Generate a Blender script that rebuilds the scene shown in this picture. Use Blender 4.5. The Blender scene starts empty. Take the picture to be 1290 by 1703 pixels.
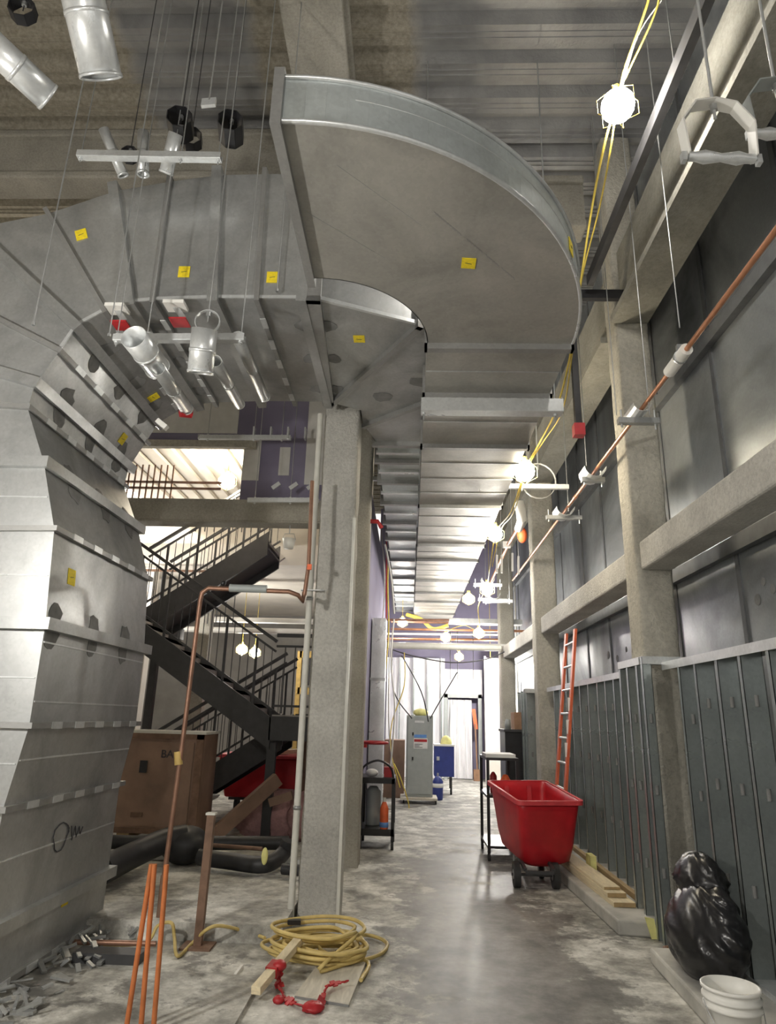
import bpy, bmesh, math, random
from mathutils import Vector, Matrix
random.seed(7)
S = bpy.context.scene
COL = S.collection
V = Vector

# ------------------------------------------------------------------ camera
F = 1120.0; CX = 645.0; CY = 851.5; EYE = 1.6          # focal length in pixels of a 1290x1703 frame
PITCH = math.atan(342 / 1120.0); YAW = math.atan(44.1 / math.hypot(1120, 342)); ROLL = math.radians(1.53)
cam = bpy.data.cameras.new('camera'); cam.sensor_fit = 'VERTICAL'; cam.sensor_height = 36.0
cam.lens = 36.0 * F / 1703.0; cam.clip_start = 0.05; cam.clip_end = 200
co = bpy.data.objects.new('camera', cam); COL.objects.link(co); S.camera = co
co.location = (0, 0, EYE); 

_f = V((-math.sin(YAW) * math.cos(PITCH), math.cos(YAW) * math.cos(PITCH), math.sin(PITCH)))
_r0 = V((math.cos(YAW), math.sin(YAW), 0)); _u0 = _r0.cross(_f)
_r = _r0 * math.cos(ROLL) + _u0 * math.sin(ROLL); _u = _u0 * math.cos(ROLL) - _r0 * math.sin(ROLL)
co.rotation_euler = Matrix((_r, _u, -_f)).transposed().to_euler()

# ------------------------------------------------------------------ world, exposure
S.view_settings.view_transform = 'Standard'; S.view_settings.look = 'None'
S.view_settings.gamma = 1.0; S.view_settings.use_curve_mapping = False
S.view_settings.exposure = 1.28
W = bpy.data.worlds.new('world'); S.world = W; W.use_nodes = True
W.node_tree.nodes['Background'].inputs[0].default_value = (1.0, 0.97, 0.92, 1)
W.node_tree.nodes['Background'].inputs[1].default_value = 0.45
S.cycles.max_bounces = 6; S.cycles.diffuse_bounces = 4; S.cycles.glossy_bounces = 3
S.cycles.sample_clamp_indirect = 4.0; S.cycles.use_denoising = True
BULB = 105.0          # emission strength of a temporary work lamp

# ------------------------------------------------------------------ measuring: a pixel of the photo -> a point on a real plane
def _ray(x, y): return _f + _r * ((x - CX) / F) - _u * ((y - CY) / F)
def PZ(x, y, z=0.0):
    d = _ray(x, y); return V((0, 0, EYE)) + d * ((z - EYE) / d.z)
def PX(x, y, X):
    d = _ray(x, y); return V((0, 0, EYE)) + d * (X / d.x)
def PY(x, y, Y):
    d = _ray(x, y); return V((0, 0, EYE)) + d * (Y / d.y)

# ------------------------------------------------------------------ materials
def nt(name):
    m = bpy.data.materials.new(name); m.use_nodes = True
    n = m.node_tree.nodes; l = m.node_tree.links; b = n['Principled BSDF']
    return m, n, l, b
def tc(n, l, scale=(1, 1, 1)):
    t = n.new('ShaderNodeTexCoord'); mp = n.new('ShaderNodeMapping'); mp.inputs['Scale'].default_value = scale
    l.new(t.outputs['Object'], mp.inputs['Vector']); return mp.outputs['Vector']
def noise(n, l, vec, scale, detail=4, rough=.55, dist=0.0):
    t = n.new('ShaderNodeTexNoise'); t.inputs['Scale'].default_value = scale
    t.inputs['Detail'].default_value = detail; t.inputs['Roughness'].default_value = rough
    t.inputs['Distortion'].default_value = dist
    l.new(vec, t.inputs['Vector']); return t.outputs['Fac']
def ramp(n, l, fac, stops):
    r = n.new('ShaderNodeValToRGB'); e = r.color_ramp.elements
    e[0].position, e[0].color = stops[0][0], (*stops[0][1], 1)
    e[1].position, e[1].color = stops[-1][0], (*stops[-1][1], 1)
    for p, c in stops[1:-1]:
        k = e.new(p); k.color = (*c, 1)
    l.new(fac, r.inputs['Fac']); return r.outputs['Color']
def mixc(n, l, fac, a, b, mode='MIX'):
    x = n.new('ShaderNodeMix'); x.data_type = 'RGBA'; x.blend_type = mode
    if hasattr(fac, 'default_value') or hasattr(fac, 'links'): l.new(fac, x.inputs[0])
    else: x.inputs[0].default_value = fac
    for s, v in ((x.inputs[6], a), (x.inputs[7], b)):
        if isinstance(v, tuple): s.default_value = (*v, 1)
        else: l.new(v, s)
    return x.outputs[2]
def bump(n, l, b, h, strength=.3, dist=.01):
    k = n.new('ShaderNodeBump'); k.inputs['Strength'].default_value = strength; k.inputs['Distance'].default_value = dist
    l.new(h, k.inputs['Height']); l.new(k.outputs['Normal'], b.inputs['Normal'])
def g(v): return (v, v, v)

def mat_plain(name, c, rough=.5, metal=0.0, var=.18, scale=9, spec=.5, bumpy=0.0):
    m, n, l, b = nt(name)
    v = tc(n, l); f = noise(n, l, v, scale, 5)
    lo = tuple(x * (1 - var) for x in c); hi = tuple(min(1, x * (1 + var)) for x in c)
    l.new(ramp(n, l, f, [(.3, lo), (.7, hi)]), b.inputs['Base Color'])
    b.inputs['Roughness'].default_value = rough; b.inputs['Metallic'].default_value = metal
    b.inputs['Specular IOR Level'].default_value = spec
    if bumpy: bump(n, l, b, noise(n, l, v, scale * 5, 3), bumpy, .01)
    return m
def mat_galv(name, c, rough=.42, metal=.55, streak=(1, 1, 1), var=.2):
    m, n, l, b = nt(name)
    v = tc(n, l, streak); f = noise(n, l, v, 1.6, 5, .6, .6)
    v2 = tc(n, l); vo = n.new('ShaderNodeTexVoronoi'); vo.inputs['Scale'].default_value = 55; l.new(v2, vo.inputs['Vector'])
    lo = tuple(x * (1 - var) for x in c); hi = tuple(min(1, x * (1 + var)) for x in c)
    base = ramp(n, l, f, [(.3, lo), (.7, hi)])
    sp = ramp(n, l, vo.outputs['Color'], [(0, g(.88)), (1, g(1.0))])
    l.new(mixc(n, l, 1.0, base, sp, 'MULTIPLY'), b.inputs['Base Color'])
    b.inputs['Metallic'].default_value = metal
    r = ramp(n, l, f, [(.3, g(rough + .1)), (.7, g(rough - .08))]); l.new(r, b.inputs['Roughness'])
    bump(n, l, b, noise(n, l, v2, 3.0, 3), .12, .02)
    return m
def mat_spray(name, c, grain=22, strength=.9, dist=.03):
    m, n, l, b = nt(name)
    v = tc(n, l); f = noise(n, l, v, 2.2, 5); h = noise(n, l, v, grain, 6, .7)
    base = ramp(n, l, f, [(.3, tuple(x * .8 for x in c)), (.7, tuple(min(1, x * 1.12) for x in c))])
    gr = ramp(n, l, h, [(.34, g(.78)), (.6, g(1.0))])
    l.new(mixc(n, l, 1.0, base, gr, 'MULTIPLY'), b.inputs['Base Color'])
    b.inputs['Roughness'].default_value = .95; b.inputs['Specular IOR Level'].default_value = .2
    bump(n, l, b, h, strength, dist)
    return m
def mat_emit(name, c, s):
    m, n, l, b = nt(name)
    b.inputs['Base Color'].default_value = (*c, 1); b.inputs['Emission Color'].default_value = (*c, 1)
    b.inputs['Emission Strength'].default_value = s
    return m
def mat_floor():
    m, n, l, b = nt('concrete_floor')
    v = tc(n, l)
    big = noise(n, l, v, .55, 6, .62, .2); mid = noise(n, l, v, 2.2, 8, .72, .15); fine = noise(n, l, v, 22, 4)
    base = ramp(n, l, mid, [(.36, (.20, .195, .175)), (.46, (.36, .35, .315)), (.54, (.55, .54, .49)), (.64, (.78, .765, .71))])
    sx = n.new('ShaderNodeSeparateXYZ'); l.new(v, sx.inputs[0])
    # wet, trodden lane in the middle of the corridor (a stain with its own outline)
    lane = n.new('ShaderNodeMapRange'); lane.interpolation_type = 'SMOOTHSTEP'
    ab = n.new('ShaderNodeMath'); ab.operation = 'ADD'; ab.inputs[1].default_value = -.72; l.new(sx.outputs[0], ab.inputs[0])
    aa = n.new('ShaderNodeMath'); aa.operation = 'ABSOLUTE'; l.new(ab.outputs[0], aa.inputs[0])
    lane.inputs[1].default_value = 1.15; lane.inputs[2].default_value = .1; lane.inputs[3].default_value = 0; lane.inputs[4].default_value = .15
    l.new(aa.outputs[0], lane.inputs[0])
    near = n.new('ShaderNodeMapRange'); near.inputs[1].default_value = 12; near.inputs[2].default_value = 6.5
    near.inputs[3].default_value = .15; near.inputs[4].default_value = 1; l.new(sx.outputs[1], near.inputs[0])
    mu = n.new('ShaderNodeMath'); mu.operation = 'MULTIPLY'; l.new(lane.outputs[0], mu.inputs[0]); l.new(near.outputs[0], mu.inputs[1])
    mb = n.new('ShaderNodeMath'); mb.operation = 'ADD'; l.new(mu.outputs[0], mb.inputs[0])
    m2 = n.new('ShaderNodeMath'); m2.operation = 'MULTIPLY'; m2.inputs[1].default_value = .55
    mm = noise(n, l, v, 2.6, 8, .74, .12); l.new(mm, m2.inputs[0])
    m3 = n.new('ShaderNodeMath'); m3.operation = 'MULTIPLY_ADD'; m3.inputs[1].default_value = .45; l.new(big, m3.inputs[0]); l.new(m2.outputs[0], m3.inputs[2])
    l.new(m3.outputs[0], mb.inputs[1])
    wet = ramp(n, l, mb.outputs[0], [(.535, g(0)), (.57, g(.85)), (.66, g(1))])
    dark = ramp(n, l, mid, [(.38, (.10, .098, .09)), (.62, (.25, .24, .22))])
    c = mixc(n, l, wet, base, dark)
    sp = ramp(n, l, fine, [(.3, g(.86)), (.6, g(1))])
    l.new(mixc(n, l, 1.0, c, sp, 'MULTIPLY'), b.inputs['Base Color'])
    r = mixc(n, l, wet, (.62, .62, .62), (.46, .46, .46)); l.new(r, b.inputs['Roughness'])
    b.inputs['Specular IOR Level'].default_value = .35
    bump(n, l, b, mid, .15, .01)
    return m
def mat_deck():
    m, n, l, b = nt('metal_deck_with_overspray')
    v = tc(n, l); sx = n.new('ShaderNodeSeparateXYZ'); l.new(v, sx.inputs[0])
    f = noise(n, l, v, 1.8, 5, .6, .4); h = noise(n, l, v, 20, 5, .7)
    # fireproofing overspray hugs the girder line over the columns and the left bay
    d = n.new('ShaderNodeMath'); d.operation = 'ADD'; d.inputs[1].default_value = .85; l.new(sx.outputs[0], d.inputs[0])
    a = n.new('ShaderNodeMath'); a.operation = 'ABSOLUTE'; l.new(d.outputs[0], a.inputs[0])
    mr = n.new('ShaderNodeMapRange'); mr.inputs[1].default_value = .5; mr.inputs[2].default_value = 1.1
    mr.inputs[3].default_value = 1; mr.inputs[4].default_value = 0; l.new(a.outputs[0], mr.inputs[0])
    ml = n.new('ShaderNodeMapRange'); ml.inputs[1].default_value = -2.6; ml.inputs[2].default_value = -3.4
    ml.inputs[3].default_value = 0; ml.inputs[4].default_value = 1; l.new(sx.outputs[0], ml.inputs[0])
    mx = n.new('ShaderNodeMath'); mx.operation = 'MAXIMUM'; l.new(mr.outputs[0], mx.inputs[0]); l.new(ml.outputs[0], mx.inputs[1])
    ad = n.new('ShaderNodeMath'); ad.operation = 'MULTIPLY_ADD'; ad.inputs[1].default_value = .5; ad.inputs[2].default_value = -.25; l.new(f, ad.inputs[0])
    sm = n.new('ShaderNodeMath'); sm.operation = 'ADD'; l.new(mx.outputs[0], sm.inputs[0]); l.new(ad.outputs[0], sm.inputs[1])
    k = ramp(n, l, sm.outputs[0], [(.35, g(0)), (.6, g(1))])
    metal = ramp(n, l, f, [(.3, (.26, .26, .26)), (.7, (.42, .42, .41))])
    spray = ramp(n, l, h, [(.3, (.20, .18, .14)), (.65, (.36, .33, .265))])
    l.new(mixc(n, l, k, metal, spray), b.inputs['Base Color'])
    l.new(mixc(n, l, k, g(.55), g(0.0)), b.inputs['Metallic'])
    l.new(mixc(n, l, k, g(.42), g(.95)), b.inputs['Roughness'])
    bump(n, l, b, h, .35, .02)
    return m
def mat_drywall():
    m, n, l, b = nt('purple_drywall')
    v = tc(n, l); f = noise(n, l, v, 1.1, 4)
    l.new(ramp(n, l, f, [(.3, (.19, .17, .25)), (.7, (.26, .24, .33))]), b.inputs['Base Color'])
    b.inputs['Roughness'].default_value = .85
    return m
def mat_wood(name, c):
    m, n, l, b = nt(name)
    v = tc(n, l, (6, 1, 12)); f = noise(n, l, v, 4, 6, .6, 1.2)
    l.new(ramp(n, l, f, [(.3, tuple(x * .72 for x in c)), (.7, c)]), b.inputs['Base Color'])
    b.inputs['Roughness'].default_value = .7
    return m
def mat_plastic_sheet():
    m, n, l, b = nt('clear_poly_sheet')
    v = tc(n, l, (1.2, 1.2, .5)); f = noise(n, l, v, 2, 3, .5, 1.5)
    l.new(ramp(n, l, f, [(.3, (.80, .80, .82)), (.7, (.94, .94, .95))]), b.inputs['Base Color'])
    b.inputs['Roughness'].default_value = .35; b.inputs['Transmission Weight'].default_value = .15
    bump(n, l, b, f, .6, .05)
    return m

M = {}
M['floor'] = mat_floor(); M['deck'] = mat_deck(); M['drywall'] = mat_drywall()
M['slab'] = mat_plain('slab_concrete', (.46, .45, .41), .8, var=.3, scale=3, bumpy=.2)
M['galv'] = mat_galv('galvanised_sheet', (.47, .48, .475), .38, .68, (1, 1, 1), .3)
M['galv_bright'] = mat_galv('bright_galvanised', (.72, .74, .74), .32, .55)
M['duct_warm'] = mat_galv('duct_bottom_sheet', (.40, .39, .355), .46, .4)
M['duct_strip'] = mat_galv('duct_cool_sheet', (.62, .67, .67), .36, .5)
M['flange'] = mat_galv('duct_flange_metal', (.34, .34, .33), .42, .5)
M['seal'] = mat_plain('dark_sealant', (.20, .20, .195), .7, var=.25)
M['panel'] = mat_galv('wall_sheet_metal', (.30, .32, .33), .36, .6, (1, .35, .35), .6)
M['seam'] = mat_plain('dark_seam', (.12, .125, .13), .6, .2)
M['stud'] = mat_galv('stud_steel', (.38, .42, .415), .30, .65)
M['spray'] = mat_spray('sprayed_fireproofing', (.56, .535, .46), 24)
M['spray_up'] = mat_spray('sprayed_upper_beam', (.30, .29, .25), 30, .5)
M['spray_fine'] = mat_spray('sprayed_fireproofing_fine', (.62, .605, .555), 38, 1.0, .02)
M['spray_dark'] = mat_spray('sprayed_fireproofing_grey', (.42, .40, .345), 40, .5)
M['yellow'] = mat_plain('yellow_sticker', (.85, .66, .02), .6, var=.12, scale=60)
M['cord'] = mat_plain('yellow_cord', (.72, .55, .10), .5, var=.15)
M['cord_bright'] = mat_plain('bright_yellow_cord', (.85, .66, .12), .5, var=.15)
M['hose'] = mat_plain('yellow_hose', (.60, .46, .17), .5, var=.2)
M['copper'] = mat_plain('copper_pipe', (.62, .30, .17), .35, .75, var=.15)
M['copper_old'] = mat_plain('old_copper', (.30, .165, .11), .45, .5, var=.25)
M['rust'] = mat_plain('rusty_steel', (.20, .12, .08), .7, .2, var=.3)
M['rustorange'] = mat_plain('orange_rust_rod', (.48, .15, .045), .6, .1, var=.25)
M['brown'] = mat_plain('brown_crate', (.26, .165, .115), .6, var=.25, scale=3)
M['red'] = mat_plain('red_plastic', (.46, .012, .02), .38, var=.25, scale=3)
M['redlight'] = mat_plain('worn_red_rim', (.62, .06, .07), .4, var=.2)
M['redpaint'] = mat_plain('red_paint', (.42, .02, .025), .45)
M['orange'] = mat_plain('safety_orange', (.85, .16, .05), .5)
M['ladder'] = mat_plain('orange_fibreglass', (.62, .13, .055), .45, var=.12)
M['white'] = mat_plain('white_plastic', (.80, .79, .74), .4, var=.04)
M['offwhite'] = mat_plain('grey_white_pipe', (.62, .61, .55), .5, var=.08)
M['black'] = mat_plain('black_plastic', (.018, .018, .02), .35, var=.3)
M['bag'] = mat_plain('black_bag_plastic', (.012, .012, .014), .28, var=.3, spec=.6)
M['blackpipe'] = mat_plain('black_insulation', (.022, .022, .024), .5, var=.3)
M['stair'] = mat_plain('dark_stair_steel', (.048, .048, .05), .5, .1, var=.15)
M['stairlight'] = mat_plain('stair_tread_pan', (.36, .34, .31), .6, .2)
M['dark'] = mat_plain('dark_steel', (.06, .06, .062), .5, .3)
M['wood'] = mat_wood('raw_lumber', (.86, .74, .50))
M['board'] = mat_wood('pale_board', (.66, .62, .52))
M['endgrain'] = mat_wood('lumber_end', (.42, .30, .15))
M['greycab'] = mat_plain('grey_cabinet_paint', (.36, .39, .38), .45, var=.06)
M['blue'] = mat_plain('blue_paint', (.03, .05, .24), .45, var=.12)
M['bluelabel'] = mat_plain('blue_label', (.12, .28, .62), .5)
M['drywall_mud'] = mat_plain('joint_compound', (.62, .61, .58), .9, var=.06)
M['pale'] = mat_plain('pale_painted_wall', (.74, .70, .63), .8, var=.08, scale=2)
M['greywall'] = mat_plain('grey_wall', (.30, .29, .275), .85, var=.15, scale=2)
M['poly'] = mat_plastic_sheet()
M['pink'] = mat_spray('pink_insulation', (.55, .33, .33), 14, .6)
M['card'] = mat_plain('cardboard', (.34, .20, .12), .8)
M['paper'] = mat_plain('paper_label', (.8, .8, .78), .7, var=.03)
M['ink'] = mat_plain('marker_ink', (.05, .05, .06), .7)
M['rubber'] = mat_plain('rubber', (.03, .03, .03), .7)
M['bulb'] = mat_emit('work_lamp_glow', (1.0, .95, .87), BULB * .7)
M['bulbwarm'] = mat_emit('warm_lamp_glow', (1.0, .88, .68), BULB * .8)
M['bulbstrong'] = mat_emit('strong_lamp_glow', (1.0, .96, .90), BULB * 2.9)
M['bulbsoft'] = mat_emit('soft_lamp_glow', (1.0, .95, .88), BULB * .75)
M['yellowwood'] = mat_plain('ochre_paint', (.55, .38, .12), .6)
M['plyyellow'] = mat_plain('yellow_cap', (.75, .72, .28), .6)

# ------------------------------------------------------------------ mesh builder
class MB:
    def __init__(s): s.v = []; s.f = []; s.sm = []; s.mi = []; s.cur = 0
    def add(s, vs, fs, smooth=False):
        o = len(s.v); s.v += [V(p) for p in vs]
        for f in fs: s.f.append([o + i for i in f]); s.sm.append(smooth); s.mi.append(s.cur)
        return s
    def box(s, a, b):
        x0, y0, z0 = [min(p, q) for p, q in zip(a, b)]; x1, y1, z1 = [max(p, q) for p, q in zip(a, b)]
        return s.add([(x0, y0, z0), (x1, y0, z0), (x1, y1, z0), (x0, y1, z0), (x0, y0, z1), (x1, y0, z1), (x1, y1, z1), (x0, y1, z1)],
                     [(3, 2, 1, 0), (4, 5, 6, 7), (0, 1, 5, 4), (1, 2, 6, 5), (2, 3, 7, 6), (3, 0, 4, 7)])
    def bar(s, p, q, w, h, up=(0, 0, 1)):
        p = V(p); q = V(q); d = (q - p).normalized(); up = V(up)
        if abs(d.dot(up)) > .98: up = V((0, 1, 0))
        a = d.cross(up).normalized(); b = a.cross(d).normalized()
        c = [p + a * i * w / 2 + b * j * h / 2 for i, j in ((-1, -1), (1, -1), (1, 1), (-1, 1))]
        e = [x + (q - p) for x in c]
        return s.add(c + e, [(0, 1, 2, 3), (7, 6, 5, 4), (0, 4, 5, 1), (1, 5, 6, 2), (2, 6, 7, 3), (3, 7, 4, 0)])
    def tube(s, pts, r, n=8, closed=False, cap=True, r2=None):
        pts = [V(p) for p in pts]; N = len(pts); rings = []
        prev = None
        for i in range(N):
            if closed: t = (pts[(i + 1) % N] - pts[i - 1])
            else: t = pts[min(i + 1, N - 1)] - pts[max(i - 1, 0)]
            if t.length < 1e-9: t = V((0, 0, 1))
            t.normalize()
            if prev is None:
                u = t.cross(V((0, 0, 1)));
                if u.length < .05: u = t.cross(V((0, 1, 0)))
            else: u = prev - t * prev.dot(t)
            u.normalize(); prev = u; w = t.cross(u)
            rr = r if r2 is None else r + (r2 - r) * i / max(1, N - 1)
            rings.append([pts[i] + (u * math.cos(2 * math.pi * k / n) + w * math.sin(2 * math.pi * k / n)) * rr for k in range(n)])
        vs = [p for rg in rings for p in rg]; fs = []
        for i in range(N if closed else N - 1):
            j = (i + 1) % N
            for k in range(n): fs.append((i * n + k, i * n + (k + 1) % n, j * n + (k + 1) % n, j * n + k))
        s.add(vs, fs, True)
        if cap and not closed:
            s.add(rings[0], [tuple(range(n - 1, -1, -1))]); s.add(rings[-1], [tuple(range(n))])
        return s
    def pipe(s, p, q, ro, ri, n=20):            # open pipe with wall thickness
        p = V(p); q = V(q); t = (q - p).normalized(); u = t.cross(V((0, 0, 1)))
        if u.length < .05: u = t.cross(V((0, 1, 0)))
        u.normalize(); w = t.cross(u)
        def ring(c, r): return [c + (u * math.cos(2 * math.pi * k / n) + w * math.sin(2 * math.pi * k / n)) * r for k in range(n)]
        R = ring(p, ro) + ring(q, ro) + ring(q, ri) + ring(p, ri); fs = []
        for a in range(4):
            b = (a + 1) % 4
            for k in range(n): fs.append((a * n + k, a * n + (k + 1) % n, b * n + (k + 1) % n, b * n + k))
        return s.add(R, fs, True)
    def sphere(s, c, r, nu=14, nv=9, sc=(1, 1, 1)):
        c = V(c); vs = [c + V((0, 0, r * sc[2]))]; fs = []
        for i in range(1, nv):
            a = math.pi * i / nv
            for k in range(nu):
                b = 2 * math.pi * k / nu
                vs.append(c + V((r * sc[0] * math.sin(a) * math.cos(b), r * sc[1] * math.sin(a) * math.sin(b), r * sc[2] * math.cos(a))))
        vs.append(c - V((0, 0, r * sc[2])))
        for k in range(nu): fs.append((0, 1 + k, 1 + (k + 1) % nu))
        for i in range(nv - 2):
            for k in range(nu):
                a = 1 + i * nu + k; b = 1 + i * nu + (k + 1) % nu
                fs.append((a, a + nu, b + nu, b))
        L = len(vs) - 1; o = 1 + (nv - 2) * nu
        for k in range(nu): fs.append((o + k, L, o + (k + 1) % nu))
        return s.add(vs, fs, True)
    def lathe(s, prof, c=(0, 0, 0), n=32, cap=True):
        c = V(c); vs = []; fs = []
        for r, z in prof:
            for k in range(n): vs.append(c + V((r * math.cos(2 * math.pi * k / n), r * math.sin(2 * math.pi * k / n), z)))
        for i in range(len(prof) - 1):
            for k in range(n): fs.append((i * n + k, i * n + (k + 1) % n, (i + 1) * n + (k + 1) % n, (i + 1) * n + k))
        s.add(vs, fs, True)
        return s
    def prism(s, poly, d):                      # polygon (3d points) pushed along d
        poly = [V(p) for p in poly]; d = V(d); n = len(poly)
        return s.add(poly + [p + d for p in poly], [tuple(range(n)), tuple(range(2 * n - 1, n - 1, -1))] + [(i, i + n, (i + 1) % n + n, (i + 1) % n) for i in range(n)])
    def quadgrid(s, fn, nu, nv, smooth=True):
        vs = [fn(i / nu, j / nv) for j in range(nv + 1) for i in range(nu + 1)]
        return s.add(vs, [(j * (nu + 1) + i, j * (nu + 1) + i + 1, (j + 1) * (nu + 1) + i + 1, (j + 1) * (nu + 1) + i) for j in range(nv) for i in range(nu)], smooth)

def wloc(o):
    p = V((0, 0, 0))
    while o is not None: p += o.location; o = o.parent
    return p
def obj(name, mb, mat, parent=None, label=None, bevel=0, loc=None):
    me = bpy.data.meshes.new(name)
    off = wloc(parent) if parent else (V(loc) if loc is not None else None)
    if off is None:                                     # a one-mesh thing: put its origin at its base centre
        xs = [p.x for p in mb.v]; ys = [p.y for p in mb.v]; zs = [p.z for p in mb.v]
        off = V(((min(xs) + max(xs)) / 2, (min(ys) + max(ys)) / 2, min(zs)))
    me.from_pydata([tuple(p - off) for p in mb.v], [], mb.f)
    for i, p in enumerate(me.polygons): p.use_smooth = mb.sm[i]; p.material_index = mb.mi[i]
    for m_ in (mat if isinstance(mat, (list, tuple)) else [mat]): me.materials.append(M[m_])
    bm = bmesh.new(); bm.from_mesh(me); bmesh.ops.recalc_face_normals(bm, faces=bm.faces); bm.to_mesh(me); bm.free()
    me.update()
    o = bpy.data.objects.new(name, me); COL.objects.link(o)
    if parent: o.parent = parent
    else: o.location = off
    if label: o['label'] = label
    if bevel:
        b = o.modifiers.new('bevel', 'BEVEL'); b.width = bevel; b.segments = 2; b.limit_method = 'ANGLE'
    return o
def tag(o, label, cat, group=None, kind=None):
    o['label'] = label; o['category'] = cat
    if group: o['group'] = group
    if kind: o['kind'] = kind
    return o
def thing(name, loc, label, cat, group=None):
    o = bpy.data.objects.new(name, None); COL.objects.link(o); o.location = V(loc); o.empty_display_size = .1
    return tag(o, label, cat, group)
def one(name, mb, mat, label, cat, group=None, bevel=0, kind=None):
    return tag(obj(name, mb, mat, bevel=bevel), label, cat, group, kind)
def struct(name, mb, mat, label=None):
    o = obj(name, mb, mat, loc=(0, 0, 0)); o['kind'] = 'structure'
    if label: o['label'] = label
    o['category'] = name.split('_')[0]
    return o
def arc_pts(c, r, a0, a1, n, z):
    return [V((c[0] + r * math.cos(a0 + (a1 - a0) * i / n), c[1] + r * math.sin(a0 + (a1 - a0) * i / n), z)) for i in range(n + 1)]
def copyt(root, loc, label, rotz=0, scale=None):
    r = root.copy(); COL.objects.link(r); r.location = V(loc); r['label'] = label; r.rotation_euler = (0, 0, rotz)
    if scale: r.scale = (scale,) * 3
    for ch in list(root.children):
        c = ch.copy(); COL.objects.link(c); c.parent = r
        for gch in list(ch.children):
            d = gch.copy(); COL.objects.link(d); d.parent = c
    return r
ORD = ['first', 'second', 'third', 'fourth', 'fifth', 'sixth', 'seventh', 'eighth', 'ninth', 'tenth', 'eleventh', 'twelfth', 'thirteenth', 'fourteenth', 'fifteenth', 'sixteenth']

# =================================================================== THE SETTING
FAR = 20.6
struct('floor', MB().box((-14, -3, -.2), (4.5, FAR + 2, 0)), 'floor', 'stained bare concrete floor with dark wet lane')
# raised slab on the left of the columns with its step edge
struct('trim_1', MB().box((-3.6, 5.58, 0), (-.90, 9.0, .12)), 'floor', 'raised concrete slab with a step edge left of the column')
# ceiling: deep ribbed deck
mb = MB(); DZ = 8.0; y = -2.4
while y < FAR + .2:
    prof = [(y, DZ + .12), (y + .05, DZ), (y + .25, DZ), (y + .30, DZ + .12), (y + .4, DZ + .12)]
    for (a, za), (b, zb) in zip(prof, prof[1:]):
        mb.add([(-9, a, za), (4.2, a, za), (4.2, b, zb), (-9, b, zb)], [(0, 1, 2, 3)])
    for dy in (.12, .18):
        mb.box((-9, y + dy - .006, DZ - .012), (4.2, y + dy + .006, DZ))
    y += .4
mb.box((-9, -3, DZ + .13), (4.2, FAR + 1, DZ + .2))
struct('ceiling', mb, 'deck', 'ribbed galvanised roof deck with tan fireproofing overspray')
# right wall: sheet metal panels with seams behind the frame
WX = 2.72
mb = MB().box((WX, -1.0, 0), (WX + .1, FAR, 8.1))
struct('wall_right', mb, 'panel', 'sheet metal clad right wall with dark seams')
mb = MB(); yy = -.4
for yy in (1.2, 2.9, 4.2, 5.55, 6.9, 8.1, 9.3, 10.5, 12, 13.5, 15, 17, 19):
    mb.box((WX - .012, yy, 0), (WX, yy + .06, 8))
for z in (2.98, 4.92):
    mb.box((WX - .07, -1, z), (WX - .002, FAR, z + .13))
struct('trim_2', mb, 'seam', 'dark vertical seams and rails on the metal wall')
mb = MB()
for (py_, z) in ((5.1, 2.6), (5.22, 2.68), (5.34, 2.56), (4.45, 2.52), (4.55, 2.7), (4.68, 2.5), (4.3, 2.62), (5.5, 3.6), (5.58, 3.68), (5.62, 3.42), (6.3, 3.4), (5.0, 3.1), (4.7, 3.2), (4.2, 2.15), (3.9, 1.9),
                 (8.7, 2.5), (9.1, 2.42), (9.5, 2.5), (7.5, 2.5), (7.3, 3.2), (8.0, 3.25), (8.5, 3.22), (7.7, 3.18), (9.8, 3.25), (10.2, 3.2)):
    mb.tube([(WX - .004, py_, z), (WX + .01, py_, z)], random.uniform(.03, .055), 12)
struct('trim_3', mb, 'seal', 'round dark sealant dabs on the metal wall')
# far wall with purple board over poly sheeting
mb = MB().box((-1.0, FAR, 0), (WX, FAR + .15, 8.0))
struct('wall_back', mb, 'drywall', 'purple gypsum board wall at the far end')
struct('wall_left', MB().box((-.86, 8.95, 0), (-.68, FAR, 5.2)), 'drywall', 'purple gypsum board wall left of the corridor')
# bays to the left, beyond the stair
struct('wall_side', MB().box((-14, 19.5, 0), (-.87, 19.7, 4.35)), 'greywall', 'dim grey wall behind the stair')
struct('wall_front', MB().box((-9.0, -3.2, 0), (2.7, -3.0, 8)), 'greywall')
struct('wall_outer', MB().box((-9.2, -3, 0), (-9.0, 19.4, 8)), 'pale')
struct('trim_4', MB().box((-8.9, 12.6, 4.35), (-.87, 19.5, 4.75)), 'pale', 'pale underside and edge of the upper floor slab')
struct('wall_upper', MB().box((-8.9, 14.0, 4.76), (-.87, 14.15, 8.0)), 'pale', 'pale wall of the upper level behind the stair')

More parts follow.
